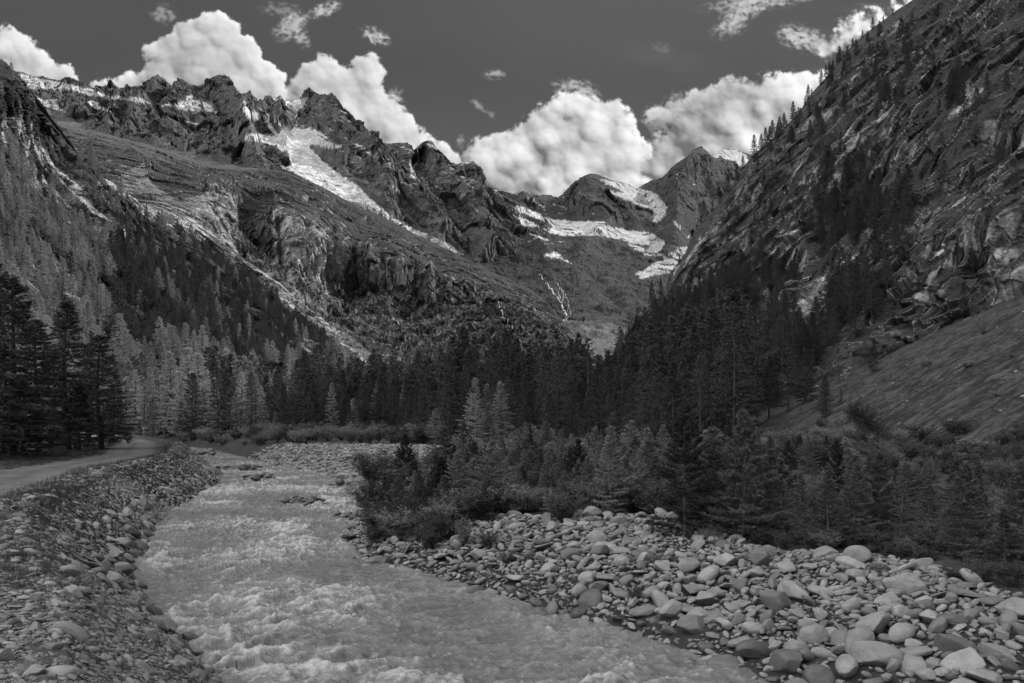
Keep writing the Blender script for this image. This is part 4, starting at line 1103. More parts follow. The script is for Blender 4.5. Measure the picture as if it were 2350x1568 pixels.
# ---- embankment stones on the left, dumped slope of flat rubble
bank = []
pk = Packer(.5)
LNOTE = [
 (300,1252,40,'slab',(1.35,.15,1.2),'tall pale block standing upright at the foot of the embankment'),
 (278,1250,44,'round',(.1,.1,.2),'broad smooth boulder behind the upright pale block'),
 (325,1240,50,'oval',(.1,.5,.3),'long pale boulder sloping down to the river from the embankment foot'),
 (345,1268,30,'block',(.1,.2,.2),'dark wet boulder in front of the embankment foot'),
 (316,1345,44,'block',(.3,.3,.6),'tall dark block at the waterline of the embankment'),
 (303,1362,40,'slab',(.1,.2,.2),'flat dark block under the tall one at the waterline'),
 (300,1385,50,'oval',(.1,.3,.3),'smooth oval boulder above the flat dark block'),
 (370,1440,40,'oval',(.1,.4,.3),'dark boulder with white spray beside it at the embankment foot'),
 (490,1087,60,'oval',(.1,.55,.3),'big dark boulder sloping into the river at the embankment bend'),
 (330,1160,40,'oval',(.2,.6,.4),'dark long boulder in the upper embankment slope'),
 (140,1545,90,'oval',(0,.02,.1),'large pale flat topped boulder in gravel at the bottom left corner'),
 (170,1455,100,'oval',(.1,.55,.3),'long half buried pale boulder on the near embankment crest'),
 (455,1555,50,'round',(.1,.1,.5),'rounded boulder at the water beside two thin rods'),
 (330,1535,64,'slab',(.3,.6,.4),'long flat slab sliding down the near embankment'),
 (395,1530,40,'round',(.1,.2,.1),'round stone above the waterline of the near embankment'),
 (255,1180,36,'oval',(.1,.5,.3),'pale smooth stone in the middle of the embankment slope'),
]
for (px, py, w, kd, ro, lab) in LNOTE:
    x, y, z = unproject(px, py + w * .1); r = w / 2 / FD * y
    bank.append([x, y, z + r * .18, r, kd, ro, lab]); pk.add(x, y, r * .7)
def fill_bank(n, rmin, rmax, tries, k, ymin, ymax, dmin, dmax):
    got = 0
    for _ in range(tries):
        if got >= n: break
        y = ymin * (ymax / ymin) ** r_.random()
        d = r_.uniform(dmin, dmax)
        x = float(np.interp(y, _ly, _lx)) - d / float(np.interp(y, _ly, _lc))
        if x / y < -.78: continue
        r = rmin * (rmax / rmin) ** (r_.random() ** 1.4)
        if d < 1.0: r *= 1.35
        if not pk.ok(x, y, r, k): continue
        pk.add(x, y, r * .8); got += 1
        kd = r_.choice(['slab', 'oval', 'block', 'block', 'slab'])
        bank.append([x, y, None, r, kd, None, None])
fill_bank(130, .18, .34, 12000, .7, 15, 70, -.35, 1.5)
fill_bank(110, .14, .24, 12000, .8, 13, 70, .8, 3.5)
fill_bank(1500, .05, .13, 80000, .58, 8, 95, -.4, 3.9)
fill_bank(4200, .05, .13, 90000, .5, 34, 95, -.3, 3.9)
fill_bank(19000, .022, .062, 260000, .52, 7.5, 44, -.2, 4.6)
fill_bank(9000, .012, .034, 140000, .7, 7.2, 17, .3, 8)
xy = np.array([[b[0], b[1]] for b in bank]); gzv = gz(xy[:, 0], xy[:, 1])
e = .3
gx = (gz(xy[:, 0] + e, xy[:, 1]) - gz(xy[:, 0] - e, xy[:, 1])) / (2 * e); gy = (gz(xy[:, 0], xy[:, 1] + e) - gz(xy[:, 0], xy[:, 1] - e)) / (2 * e)
for i, b in enumerate(bank):
    if b[2] is None: b[2] = float(gzv[i]) + b[3] * (.34 if b[4] == 'block' else .24) + .03
    if b[5] is None:
        nrm = Vector((-gx[i] + r_.normal() * .22, -gy[i] + r_.normal() * .22, 1)).normalized()
        q = nrm.to_track_quat('Z', 'Y')
        down = math.atan2(-gy[i], -gx[i])
        eu = (q @ Euler((0, 0, 0)).to_quaternion())
        m3 = q.to_matrix(); a0 = m3.col[0]; tgt = Vector((math.cos(down), math.sin(down), 0)); tgt = (tgt - nrm * tgt.dot(nrm)).normalized()
        ang = math.atan2(a0.cross(tgt).dot(nrm), a0.dot(tgt)) + r_.normal() * .45
        b[5] = tuple((q @ Euler((0, 0, ang)).to_quaternion()).to_euler())
bank.sort(key=lambda b: -b[3] / b[1])
marks = [b for b in bank if b[6]]
n_ind = 0; rest = []
for b in bank:
    dl_ = float(dist_left(b[0], b[1]))
    if n_ind < 150 or b[6]:
        n_ind += 1
        wet = dl_ < .35
        if b[6]: lab = b[6]
        else:
            where = ('at the waterline of the left embankment' if wet else 'on the near part of the left embankment' if b[1] < 17 else 'on the middle of the left embankment slope' if b[1] < 32 else 'on the far part of the left embankment')
            lab = ('larger ' if b[3] / b[1] > .011 else 'smaller ') + SHP[b[4]] + ' rubble stone ' + near_mark(b, marks)
        stone_obj(b, ST_DAMP if wet else ST_BANK, lab, 'rubble stones of the left embankment', 'rock', 'rock')
    else: rest.append(b)
for _ in range(420):      # stones lying on the grass slope
    y = 40 * (230 / 40) ** r_.random(); x = y * r_.uniform(.28, .74)
    if -11.9 + .468 * x - .072 * y < float(zwater(y)) + 1.2: continue
    r = r_.uniform(.1, .32); rest.append([x, y, float(gz(x, y)) + r * .2, r, 'block', (r_.normal() * .3, r_.normal() * .3, r_.uniform(0, 3)), None])
lowb = low_stones(M_STONE_BANK, 1300)
scatter('rubble', [b[:3] for b in rest], [b[5] for b in rest], [[b[3]] * 3 for b in rest], [int(r_.integers(len(lowb))) for b in rest], lowb,
        'small broken stones covering the left embankment and strewn on the grass slope', 'rubble')
# ---- rocks breaking the surface of the river
for (cx_, cy_, wx, wy, n, lab) in [(690,1160,46,9,26,'dark wet rock of the low islet in mid river'),(590,1103,32,5,12,'dark wet rock of the small shoal near the embankment bend'),(790,1196,26,4,7,'dark rock in the shallows off the bush covered point'),
        (545,1082,60,8,9,'small dark rock breaking the fast water upstream'),(470,1046,40,6,10,'low dark rock by the outer bend upstream')]:
    for k in range(n):
        px = cx_ + r_.normal() * wx * .5; py = cy_ + r_.normal() * wy * .5
        u, v = ray(px, py); Y = 5.44 / (-v + .012); x = u * Y
        kd = r_.choice(['round', 'oval', 'block', 'slab']); r = r_.uniform(5, 13) / FD * Y
        b = [x, Y, float(zwater(Y)) + r * .40 + .22, r, kd, (r_.normal() * .2, r_.normal() * .2, r_.uniform(0, 3)), None]
        stone_obj(b, ST_DAMP, lab, lab.replace('rock', 'rocks', 1), 'rock', 'rock')
# two thin rods standing in the water
M_ROD = plain_mat('rusty_rod', .05, .6, 30)
def tube(pts, radii, n=6):
    pts = np.array(pts, float); V = []; k = len(pts)
    for i in range(k):
        d = unit(pts[min(i + 1, k - 1)] - pts[max(i - 1, 0)])
        a = unit(np.cross(d, [0.3, 1, .1])); b = np.cross(d, a)
        for j in range(n):
            th = 2 * math.pi * j / n
            V.append(pts[i] + radii[i] * (math.cos(th) * a + math.sin(th) * b))
    F = [[i * n + j, i * n + (j + 1) % n, (i + 1) * n + (j + 1) % n, (i + 1) * n + j] for i in range(k - 1) for j in range(n)]
    return np.array(V), np.array(F)
for (px, py, h, lab) in [(520,1550,.22,'shorter thin dark rod standing in the river'),(542,1546,.30,'taller thin dark rod standing in the river')]:
    u, v = ray(px, py + 8); Y = 5.25 / -v
    V, F = tube([(u * Y, Y, -.6), (u * Y + .002, Y, .05), (u * Y + .012, Y, h)], [.012, .012, .011], 8)
    place(bpy.data.objects.new('metal_rod', raw_mesh('metal_rod', V, F, None, True, [M_ROD])), label=lab, cat='rod', group='rods in the river')
# ================================================================== VEGETATION
def tri_cloud(P, Dr, ln, wd, r, flat=.0):
    """one thin triangle per point along direction Dr"""
    n = len(P)
    side = unit(np.cross(Dr, r.normal(size=(n, 3))))
    a = P - side * (wd * .5)[:, None]; b = P + side * (wd * .5)[:, None]; c = P + Dr * ln[:, None]
    V = np.stack([a, b, c], 1).reshape(-1, 3)
    F = np.arange(3 * n).reshape(-1, 3)
    return V, F
def conifer(H, seed, nb=90, ntw=11, ntri=9, leaf=.34, lw=.10, Lmax=.17, cb=.1, young=False, sparse=0.0, lean=0.0):
    r = np.random.default_rng(seed)
    # trunk
    k = 9; zs = np.linspace(0, 1, k) ** .9
    bx = lean * H * zs ** 2 + .008 * H * np.sin(zs * 5 + r.uniform(0, 6)); by = .006 * H * np.cos(zs * 4 + r.uniform(0, 6))
    R0 = (.0135 if not young else .010) * H
    pts = np.stack([bx, by, zs * H], -1)
    TV, TF = tube(pts, R0 * (1 - zs) ** .85 + .0012 * H, 7)
    wood = [(TV, TF)]
    LV, LF = [], []; off = 0
    ga = r.uniform(0, 6)
    s = cb + (1 - cb) * (np.arange(nb) + r.random(nb)) / nb
    s = np.minimum(s, .985)
    prof = np.where(s < cb + .12, .55 + .45 * (s - cb) / .12, 1.0) * (1 - s) ** (.72 if not young else .8) 
    L = H * Lmax * (prof * r.uniform(.62, 1.15, nb) + .035) * 1.25
    # irregular outline: a few long limbs, a few gaps
    L *= np.where(r.random(nb) < .12, 1.3, 1.0)
    keep = r.random(nb) > .06 + sparse * .3
    az = ga + np.arange(nb) * 2.39996 + r.normal(0, .3, nb)
    for i in range(nb):
        if not keep[i]: continue
        z0 = s[i] * H; base = np.array([np.interp(s[i], zs, bx), np.interp(s[i], zs, by), z0])
        if young: e0 = np.interp(s[i], [0, .35, .8, 1], [-.12, .12, .55, 1.0]) + r.normal(0, .12); e1 = e0 + .45
        else: e0 = np.interp(s[i], [0, .4, .8, 1], [-.38, -.12, .2, .8]) + r.normal(0, .12); e1 = e0 + np.interp(s[i], [0, .5, 1], [.45, .4, .3])
        m = 5; t = np.linspace(0, 1, m)
        el = e0 + (e1 - e0) * t ** 1.5
        aa = az[i] + r.normal(0, .15) * t
        st = L[i] / (m - 1)
        d = np.stack([np.cos(aa) * np.cos(el), np.sin(aa) * np.cos(el), np.sin(el)], -1)
        p = base + np.concatenate([np.zeros((1, 3)), np.cumsum(d[:-1] * st, 0)])
        rb = max(.0035 * H * (1 - s[i]) ** .6 * (.6 + .4 * L[i] / (H * Lmax)), .0009 * H if young else .0012 * H)
        wood.append(tube(p, rb * (1 - t * .8), 3))
        # side twigs
        nt_ = max(3, int(ntw * (.4 + .6 * L[i] / (H * Lmax))))
        tt = r.uniform(.12, 1.0, nt_) ** .8
        q = np.stack([np.interp(tt, t, p[:, c]) for c in range(3)], -1)
        dd = np.stack([np.interp(tt, t, d[:, c]) for c in range(3)], -1)
        sd = unit(np.cross(dd, [0, 0, 1.0])) * r.choice([-1, 1], nt_)[:, None]
        tw = unit(dd * r.uniform(.5, 1.1, nt_)[:, None] + sd * r.uniform(.3, 1.1, nt_)[:, None] + np.array([0, 0, .25 if young else -.28]) * r.uniform(.2, 1.2, nt_)[:, None])
        tl = L[i] * .34 * (1.12 - tt) * r.uniform(.6, 1.3, nt_) + .012 * H
        n_ = int(ntri * (1 - sparse * .75)); 
        f = r.random((nt_, n_))
        pp = (q[:, None] + tw[:, None] * (tl[:, None] * f)[..., None]).reshape(-1, 3)
        tr = np.repeat(tw, n_, 0)
        pp = pp + r.normal(0, .004 * H, pp.shape) * np.array([1, 1, .6])
        dn = unit(tr * .7 + r.normal(0, .55, pp.shape) + np.array([0, 0, .1]))
        ll = leaf * r.uniform(.5, 1.2, len(pp)); ww = lw * r.uniform(.6, 1.3, len(pp))
        V, F = tri_cloud(pp, dn, ll, ww, r)
        LV.append(V); LF.append(F + off); off += len(V)
        # tufts on the limb itself
        n2 = max(3, n_)
        t2 = r.uniform(.1, 1, n2); q2 = np.stack([np.interp(t2, t, p[:, c]) for c in range(3)], -1)
        V, F = tri_cloud(q2, unit(np.stack([np.interp(t2, t, d[:, c]) for c in range(3)], -1) * .4 + r.normal(0, .7, (n2, 3))), leaf * r.uniform(.5, 1., n2), lw * np.ones(n2), r)
        LV.append(V); LF.append(F + off); off += len(V)
    # join wood (quads)
    o = 0; WV, WF = [], []
    for V, F in wood: WV.append(V); WF.append(F + o); o += len(V)
    return (np.concatenate(WV), np.concatenate(WF)), (np.concatenate(LV), np.concatenate(LF))
M_BARK = plain_mat('bark', .055, .95, 6)
M_BARK_PALE = plain_mat('pale_bark', .11, .95, 20)
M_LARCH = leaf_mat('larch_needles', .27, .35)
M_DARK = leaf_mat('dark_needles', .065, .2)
M_MIDL = leaf_mat('shaded_larch_needles', .078, .25)  # darker copy of the larch needles, shade put into the tone
M_YOUNG = leaf_mat('young_larch_needles', .11, .3)
M_BACK = leaf_mat('thicket_needles', .20, .35)
M_LEAF = leaf_mat('willow_leaves', .21, .35, .9)
M_LEAF_DK = leaf_mat('dark_bush_leaves', .07, .2, .9)
def proto(tree, wm, lm):
    (wv, wf), (lv, lf) = tree
    return raw_mesh('trunk', wv, wf, None, True, [wm]), raw_mesh('crown', lv, lf, None, False, [lm])
def joined(tree, wm, lm):
    (wv, wf), (lv, lf) = tree
    wt = np.concatenate([wf[:, [0, 1, 2]], wf[:, [0, 2, 3]]])
    V = np.concatenate([wv, lv]); F = np.concatenate([wt, lf + len(wv)])
    return raw_mesh('tree', V, F, None, False, [wm, lm], np.concatenate([np.zeros(len(wt)), np.ones(len(lf))]))
# unit height 20 m for big trees, 4 m for young ones
BT = [conifer(20, 100 + i, nb=125, ntw=11, ntri=9, leaf=.42, lw=.15, Lmax=[.165, .14, .19, .15, .175, .13][i], cb=[.08, .14, .06, .2, .1, .05][i], sparse=[0, .1, 0, .2, .05, 0][i]) for i in range(6)]
BT += [conifer(20, 160 + i, nb=[90, 70, 110][i], ntw=12, ntri=9, leaf=.45, lw=.15, Lmax=[.24, .2, .12][i], cb=[.22, .3, .02][i], sparse=[.1, .45, 0][i], lean=[.03, -.02, .02][i]) for i in range(3)]
BIG = [proto(t, M_BARK, M_LARCH) for t in BT]
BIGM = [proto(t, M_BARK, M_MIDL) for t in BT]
BIGD = [proto(t, M_BARK, M_DARK) for t in BT]
BIGJ = [joined(t, M_BARK, M_LARCH) for t in BT[:7]] + [joined(t, M_BARK, M_MIDL) for t in (BT[0], BT[3])] + [joined(t, M_BARK, M_DARK) for t in (BT[0], BT[1], BT[2], BT[6])]
YT = [conifer(4, 200 + i, nb=[125, 85, 120, 100, 66][i], ntw=17, ntri=16, leaf=.095, lw=.030, Lmax=[.25, .22, .27, .2, .24][i], cb=.03, young=True, sparse=[0, .25, 0, .1, .35][i]) for i in range(5)]
YNG = [proto(t, M_BARK_PALE, M_YOUNG) for t in YT]
M_YDARK = leaf_mat('dark_young_needles', .045, .15)
YDK = [(p[0], (lambda m: (m.materials.clear(), m.materials.append(M_YDARK), m)[2])(p[1].copy())) for p in YNG]
YBK = [(p[0], (lambda m: (m.materials.clear(), m.materials.append(M_BACK), m)[2])(p[1].copy())) for p in YNG]
def bush(seed, H=2.0, stems=14, leaf=.075, nl=150, spread=.5):
    r = np.random.default_rng(seed); wood = []; LV, LF = [], []; off = 0
    for i in range(stems):
        a = r.uniform(0, 6.28); lean = r.uniform(.1, 1) * spread; h = H * r.uniform(.6, 1.05) * (1 - .3 * lean)
        t = np.linspace(0, 1, 6)
        p = np.stack([np.cos(a) * (lean * h * t ** 1.2) + .05 * r.normal(size=6) * t, np.sin(a) * (lean * h * t ** 1.2) + .05 * r.normal(size=6) * t, h * t], -1) + np.array([math.cos(a) * .12, math.sin(a) * .12, 0])
        wood.append(tube(p, .016 * (1 - .8 * t) * H / 2, 3))
        for k in range(5):
            s = r.uniform(.25, .9); b = np.array([np.interp(s, t, p[:, c]) for c in range(3)])
            d = unit(np.array([r.normal(), r.normal(), r.uniform(.3, 1.4)])); l = H * r.uniform(.12, .3)
            wood.append(tube([b, b + d * l * .5, b + d * l], [.006, .005, .003], 3))
            n = nl // 6; f = r.random(n)
            pp = b + d * (l * f)[:, None] + r.normal(0, .05 * H / 2, (n, 3))
            V, F = tri_cloud(pp, unit(r.normal(size=(n, 3)) + [0, 0, .5]), leaf * r.uniform(.6, 1.2, n), leaf * .45 * r.uniform(.7, 1.2, n), r)
            LV.append(V); LF.append(F + off); off += len(V)
    o = 0; WV, WF = [], []
    for V, F in wood: WV.append(V); WF.append(F + o); o += len(V)
    return (np.concatenate(WV), np.concatenate(WF)), (np.concatenate(LV), np.concatenate(LF))
BS = [bush(300 + i, 2.0, [16, 22, 12, 18][i], [.085, .08, .09, .085][i], [300, 340, 170, 320][i], [.5, .7, .35, .6][i]) for i in range(4)]
BUSH = [proto(t, M_BARK, M_LEAF) for t in BS]; BUSHD = [proto(t, M_BARK, M_LEAF_DK) for t in BS]

rt = np.random.default_rng(77)
def side_of(px):
    return [z_ for lim_, z_ in [(480, 'left of the river end'), (600, 'behind the far end of the river'), (740, 'behind the left part of the far gravel bar'), (860, 'behind the middle of the far gravel bar'), (1000, 'behind the right end of the far gravel bar'),
        (1130, 'above the left end of the boulder bar'), (1260, 'left of the leafy bar bush'), (1400, 'above the leafy bar bush'), (1520, 'left of the tall dark young larch'), (1640, 'behind the tall dark young larch'), (1780, 'behind the second tall young larch'),
        (1920, 'behind the crooked young larch'), (2080, 'behind the bushy young larch'), (2200, 'behind the perched round boulder'), (2290, 'beside the spiky topped young larch'), (9999, 'at the right end of the row')] if px < lim_][0]
QB = {'bush': [], 'young_larch': []}
def plant(protos, x, y, z, h, h0, label, group, name='larch_tree', cat='tree', wide=1.0, idx=None, tilt=0.0, yaw=None):
    if name in QB: QB[name].append((h / y, (protos, x, y, z, h, h0, label, group, name, cat, wide, idx, tilt, yaw)))
    else: plant_now(protos, x, y, z, h, h0, label, group, name, cat, wide, idx, tilt, yaw)
def flush(kind, names, protos, label, lim):
    q = sorted(QB[kind], key=lambda t: -t[0]); idx = {id(p): i for i, p in enumerate(names)}
    for _, a in q[:lim]: plant_now(*a)
    rest = [a for _, a in q[lim:]]
    if rest:
        scatter('shrubbery' if kind == 'bush' else 'saplings', [(a[1], a[2], a[3]) for a in rest], [(0, 0, rt.uniform(0, 6.28)) for a in rest], [(a[4] / a[5] * a[10], a[4] / a[5] * a[10], a[4] / a[5]) for a in rest],
                [int(rt.integers(len(protos))) for a in rest], protos, label, 'shrubs' if kind == 'bush' else 'saplings')
def plant_now(protos, x, y, z, h, h0, label, group, name='larch_tree', cat='tree', wide=1.0, idx=None, tilt=0.0, yaw=None):
    t = protos[int(rt.integers(len(protos))) if idx is None else idx]
    root = bpy.data.objects.new(name, None); root.empty_display_size = .2
    root.location = (x, y, z); s = h / h0
    root.scale = (s * wide, s * wide, s); root.rotation_euler = (0, tilt, rt.uniform(0, 6.28) if yaw is None else yaw)
    place(root, label=label, cat=cat, group=group)
    for me, nm in ((t[0], 'trunk' if 'bush' not in name else 'stems'), (t[1], 'crown' if 'bush' not in name else 'foliage')):
        o = bpy.data.objects.new(nm, me); place(o, parent=root)
    return root

TR = []    # all larches: dict(x,y,z,h,dark,label,fixed)
def add_tree(x, y, z, h, dark=False, label=None, wide=1.0, group=None, idx=None):
    TR.append(dict(x=x, y=y, z=z, h=h, dark=dark, label=label, wide=wide, key=h / y, group=group, idx=idx))
# --- large trees at the left edge of the track
for (px, base, top, dk, lab, wd, ix) in [
    (152,1032,692,True,'tall half bare larch with upswept branch tips by the track',1.15,3),
    (30,1040,640,True,'tallest dark larch at the left edge of the picture',1.1,0),
    (85,1036,735,True,'dark larch between the edge tree and the half bare one',1.1,2),
    (-40,1050,560,True,'dark larch cut by the left picture edge',1.1,2),
    (228,1030,770,True,'dark larch with a visible trunk at the end of the left group',1.3,4),
    (205,1022,790,True,'dark larch behind the one with the visible trunk',1.2,2),
    (120,1030,800,True,'lower dark larch filling the gap under the half bare one',1.4,0),
    (55,1045,860,True,'low dark larch close to the track at the left edge',1.4,2),
    (262,1018,850,True,'slim dark larch at the right end of the left group',1.0,5),
    (10,1040,800,True,'shaded larch under the tallest one at the left edge',1.3,4),
    (180,1035,880,True,'small dark larch beside the bare trunk',1.3,0)]:
    x, y, z = unproject(px, base); add_tree(x, y, z - .1, (base - top) / FD * y, dk, lab, wd * 1.35, 'dark larches beside the track', ix)
# --- forest belt across the valley floor
SKYL = [(250,800),(300,830),(340,850),(380,810),(430,800),(470,800),(500,795),(540,790),(570,800),(600,830),(640,840),(680,810),(720,790),(760,800),(800,820),(830,818),(860,800),(900,788),(940,792),(980,812),(1010,800),(1040,768),(1062,752),(1085,768),(1110,800),(1140,775),(1162,758),(1185,775),(1210,800),(1240,782),(1285,790),(1330,766),(1360,785),(1400,805),(1430,785),(1470,745),(1520,715),(1600,680),(1700,640)]
belt = []
for (px, top) in [(905,790),(960,806),(1062,752),(1088,770),(1040,772),(1162,758),(1185,778),(1140,785),(1240,782),(1285,790),(1330,766),(1312,780),(1352,778),(1395,806),(1430,788),(1450,770),(860,802),(820,822),(780,812),(735,792),(700,805),(1010,800),(1215,800),(1120,800),(640,842),(560,790),(500,795),(515,820),(432,800),(390,808),(345,845),(310,850),(455,812),(480,800)]:
    Y = rt.uniform(165, 200); u, _ = ray(px, 0); zg = float(gz(u * Y, Y)); h = CAMZ + (HY - top) / FD * Y - zg
    add_tree(u * Y, Y, zg, h, px > 470, None, rt.uniform(.95, 1.25))
for px in np.arange(285, 1700, 9.5):
    for row in range(3):
        p_ = px + rt.uniform(-8, 8); Y = [rt.uniform(185, 235), rt.uniform(150, 185), rt.uniform(122, 150)][row]
        if row == 2 and rt.random() < (.45 if p_ > 900 else .7): continue
        if p_ < 480 and row == 2: continue
        top = np.interp(p_, [a[0] for a in SKYL], [a[1] for a in SKYL]) + [rt.uniform(8, 50), rt.uniform(40, 130), rt.uniform(90, 190)][row]
        u, _ = ray(p_, 0); x = u * Y
        if row == 2 and p_ < 760: continue
        zg = float(gz(x, Y)); h = CAMZ + (HY - top) / FD * Y - zg
        if h < 4: continue
        add_tree(x, Y, zg, h, (rt.random() < (.75 if p_ > 620 else .45 if p_ > 470 else .25)), None, rt.uniform(.95, 1.3))
# --- front trees of the belt, lighter and nearer
for (px, base, top) in [(970,1050,893),(1030,1048,881),(1000,1052,940),(1085,1050,905),(1120,1052,925),(1150,1050,880),(1205,1052,930),(1180,1050,960),(1270,1052,935),(1260,1050,900),(1350,1045,900),(1400,1040,905),(1450,1040,890),(960,1045,960),(1320,1050,960),(720,1022,880),(650,1015,880),(700,1018,940),(1500,1030,850),(1545,1030,830),(1480,1030,920)]:
    Y = rt.uniform(92, 120); u, _ = ray(px, 0); x = u * Y
    if px < 760: Y = 150; x = u * Y
    zg = float(gz(x, Y)); add_tree(x, Y, zg, CAMZ + (HY - top) / FD * Y - zg, px < 800 or rt.random() < .5, None, rt.uniform(1.2, 1.6))
# --- on the mountain flanks
def flank(name, n, dens, hrange, dark, seed):
    r = np.random.default_rng(seed); X, T, B, t, P, N2 = LAY[name]; got = 0; tries = 0
    pks = Packer(6)
    while got < n and tries < n * 60:
        tries += 1
        px = r.uniform(max(X[0], -60), min(X[-1], 2420)); py = r.uniform(0, 1005)
        if py < np.interp(px, X, T) + 3 or py > np.interp(px, X, B): continue
        d = dens(px, py)
        if r.random() > d: continue
        p, nn = on_layer(name, px, py)
        if p[1] < 90: continue
        h = r.uniform(*hrange) * (.75 if d < .3 else 1)
        rr_ = h * (.085 if name == 'G' else .10)
        if not pks.ok(p[0], p[1], rr_, .8): continue
        pks.add(p[0], p[1], rr_); got += 1
        add_tree(float(p[0]), float(p[1]), float(p[2]) - h * .04, h, dark(px, py, r), None, r.uniform(1.0, 1.5))
def polyf(poly, val): return (np.array(poly, float), val)
def pin(px, py, poly): return bool(in_poly(np.array([px]), np.array([py]), poly)[0])
F_D = [polyf([(-60,380),(40,330),(90,400),(150,480),(220,560),(330,600),(430,560),(520,600),(600,660),(700,740),(760,800),(830,860),(900,1000),(-60,1000)], 1.0),
       polyf([(120,340),(300,470),(380,520),(430,560),(240,560),(150,460)], .55), polyf([(380,480),(560,640),(780,800),(840,860),(700,800),(500,640),(380,540)], .35), polyf([(-60,150),(30,200),(80,300),(60,380),(-60,380)], .12)]
F_BARE = [polyf([(20,300),(60,320),(110,400),(160,470),(220,560),(160,540),(90,430),(40,380)], .1), polyf([(20,540),(60,550),(190,680),(120,640)], .25), polyf([(60,660),(100,670),(200,770),(150,770)], .3), polyf([(280,420),(340,440),(350,490),(300,480)], 0), polyf([(400,490),(545,540),(600,620),(850,820),(840,850),(560,620),(430,560)], .05),(np.array([(200,700),(250,720),(330,780),(260,760)],float), .3)]
def dens_F(px, py):
    v = 0
    for p, q in F_D:
        if pin(px, py, p): v = max(v, q)
    for p, q in F_BARE:
        if pin(px, py, p): v = min(v, q)
    return v
MIDP = [(240,560),(300,500),(400,590),(520,600),(640,700),(700,760),(760,830),(640,830),(500,830),(380,800),(280,700)]
flank('F', 420, lambda px, py: 1.0 if pin(px, py, MIDP) else 0, (13, 21), lambda px, py, r: r.random() < .93, 15)
flank('F', 1150, dens_F, (13, 23), lambda px, py, r: (240 < px < 760 and 470 < py < 830 and r.random() < .8) or r.random() < .12, 5)
G_D = [polyf([(1480,740),(1560,690),(1650,650),(1760,600),(1830,620),(1830,740),(1860,820),(1900,900),(1800,960),(1700,960),(1600,1000),(1400,1010),(1420,860)], 1.0),
       polyf([(1890,400),(1960,360),(2010,420),(2020,520),(1980,600),(1890,610),(1850,520)], .9), polyf([(1740,350),(1900,180),(2000,90),(2100,40),(2180,120),(2100,260),(1950,320),(1850,380)], .30),
       polyf([(2190,180),(2250,200),(2240,300),(2200,300)], .8), polyf([(2010,480),(2120,470),(2100,620),(2050,680),(2000,620)], .45), polyf([(1640,470),(1740,360),(1800,420),(1760,560),(1660,600),(1600,600)], .22), polyf([(1890,700),(2000,640),(2090,640),(2000,780),(1900,880)], .45), polyf([(2080,150),(2350,60),(2350,300),(2100,400)], .06)]
def dens_G(px, py):
    v = .012
    for p, q in G_D:
        if pin(px, py, p): v = max(v, q)
    return v
flank('G', 900, dens_G, (11, 20), lambda px, py, r: r.random() < .85, 6)
# crest trees standing against the clouds
for (px, base, top) in [(1731,362,318),(1747,346,314),(1758,336,300),(1768,326,296),(1774,320,283),(1790,300,272),(1799,292,264),(1806,288,278),(1821,272,238),(1832,258,246),(1855,228,201),(1848,240,226),(1864,216,207),(1886,192,166),(1895,180,155),(1903,172,148),(1911,160,141),(1929,140,113),(1922,146,128),(1937,130,120),(1958,106,92),(1981,84,72),(2003,66,44),(2028,48,38),(2050,32,22),(1671,446,408),(1691,410,382),(1706,386,362),(1637,484,464),(1610,512,494),(1590,545,530),(1497,703,656),(1518,676,645),(1560,602,588),(1443,790,770)]:
    p, nn = on_layer('G', px, base + 3); h = (base - top + 3) / FD * p[1]
    add_tree(float(p[0]), float(p[1]), float(p[2]), h * 1.15, True, 'small dark conifer on the steep skyline of the right mountain', 1.35, 'conifers along the right skyline', 5 if rt.random() < .5 else 1)
TR.sort(key=lambda t: -t['key'] - (1 if t['label'] else 0))
# which ones are things of their own: the 300 that show largest
rest = []
for i, t in enumerate(TR):
    if i < 298:
        lab = t['label']; grp = t['group']
        if not lab:
            u = t['x'] / t['y']; px = CX + FD * u
            zone = [z_ for lim_, z_ in [(345, 'beside the end of the track'), (420, 'just right of the track'), (480, 'at the right edge of the lighter trees'), (600, 'above the far end of the river'), (720, 'below the pale talus tongue'), (850, 'under the lower tip of the pale talus tongue'),
                (960, 'left of the tallest treetops of the belt'), (1050, 'beside the tallest treetops of the belt'), (1130, 'right below the dark cliff'), (1200, 'under the thin waterfall'), (1270, 'between the two waterfalls'), (1340, 'under the braided stream'), (1440, 'under the bright scree at the valley end'),
                (1520, 'where the belt meets the right slope'), (1570, 'above the tall dark young larch'), (1640, 'between the two tall young larches'), (1700, 'above the second tall young larch'), (1760, 'at the forest corner'), (1830, 'below the right cliffs'), (9999, 'left of the grass slope')] if px < lim_][0]
            sz = 'tall' if t['h'] > 17 else 'mid sized' if t['h'] > 11 else 'low'
            tn = 'dark' if t['dark'] else 'lighter'
            if t['y'] < 135: lab, grp = '%s front row larch %s' % (sz, zone), 'larches in the valley forest belt'
            elif t['y'] < 240 and abs(px - 800) < 900 and t['z'] < 12:
                lab = '%s %s larch of the belt %s' % (sz, tn, zone)
                grp = 'larches in the valley forest belt'
            elif px < 1000: lab, grp = ('dark conifer' if t['dark'] else 'light larch') + ' on the steep left mountain flank', 'trees on the left flank'
            else: lab, grp = ('dark conifer' if t['dark'] else 'lighter larch') + ' on the steep right mountain slope', 'trees on the right slope'
        lit_ = t['x'] / t['y'] < (-.30 if i % 2 else -.405) or t['y'] > 260 and t['x'] < 0  # trees taken as sunlit get the paler needle tone
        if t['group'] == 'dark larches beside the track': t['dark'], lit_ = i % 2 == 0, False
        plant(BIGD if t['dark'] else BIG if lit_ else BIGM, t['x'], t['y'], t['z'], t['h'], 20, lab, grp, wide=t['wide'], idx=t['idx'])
    else: rest.append(t)
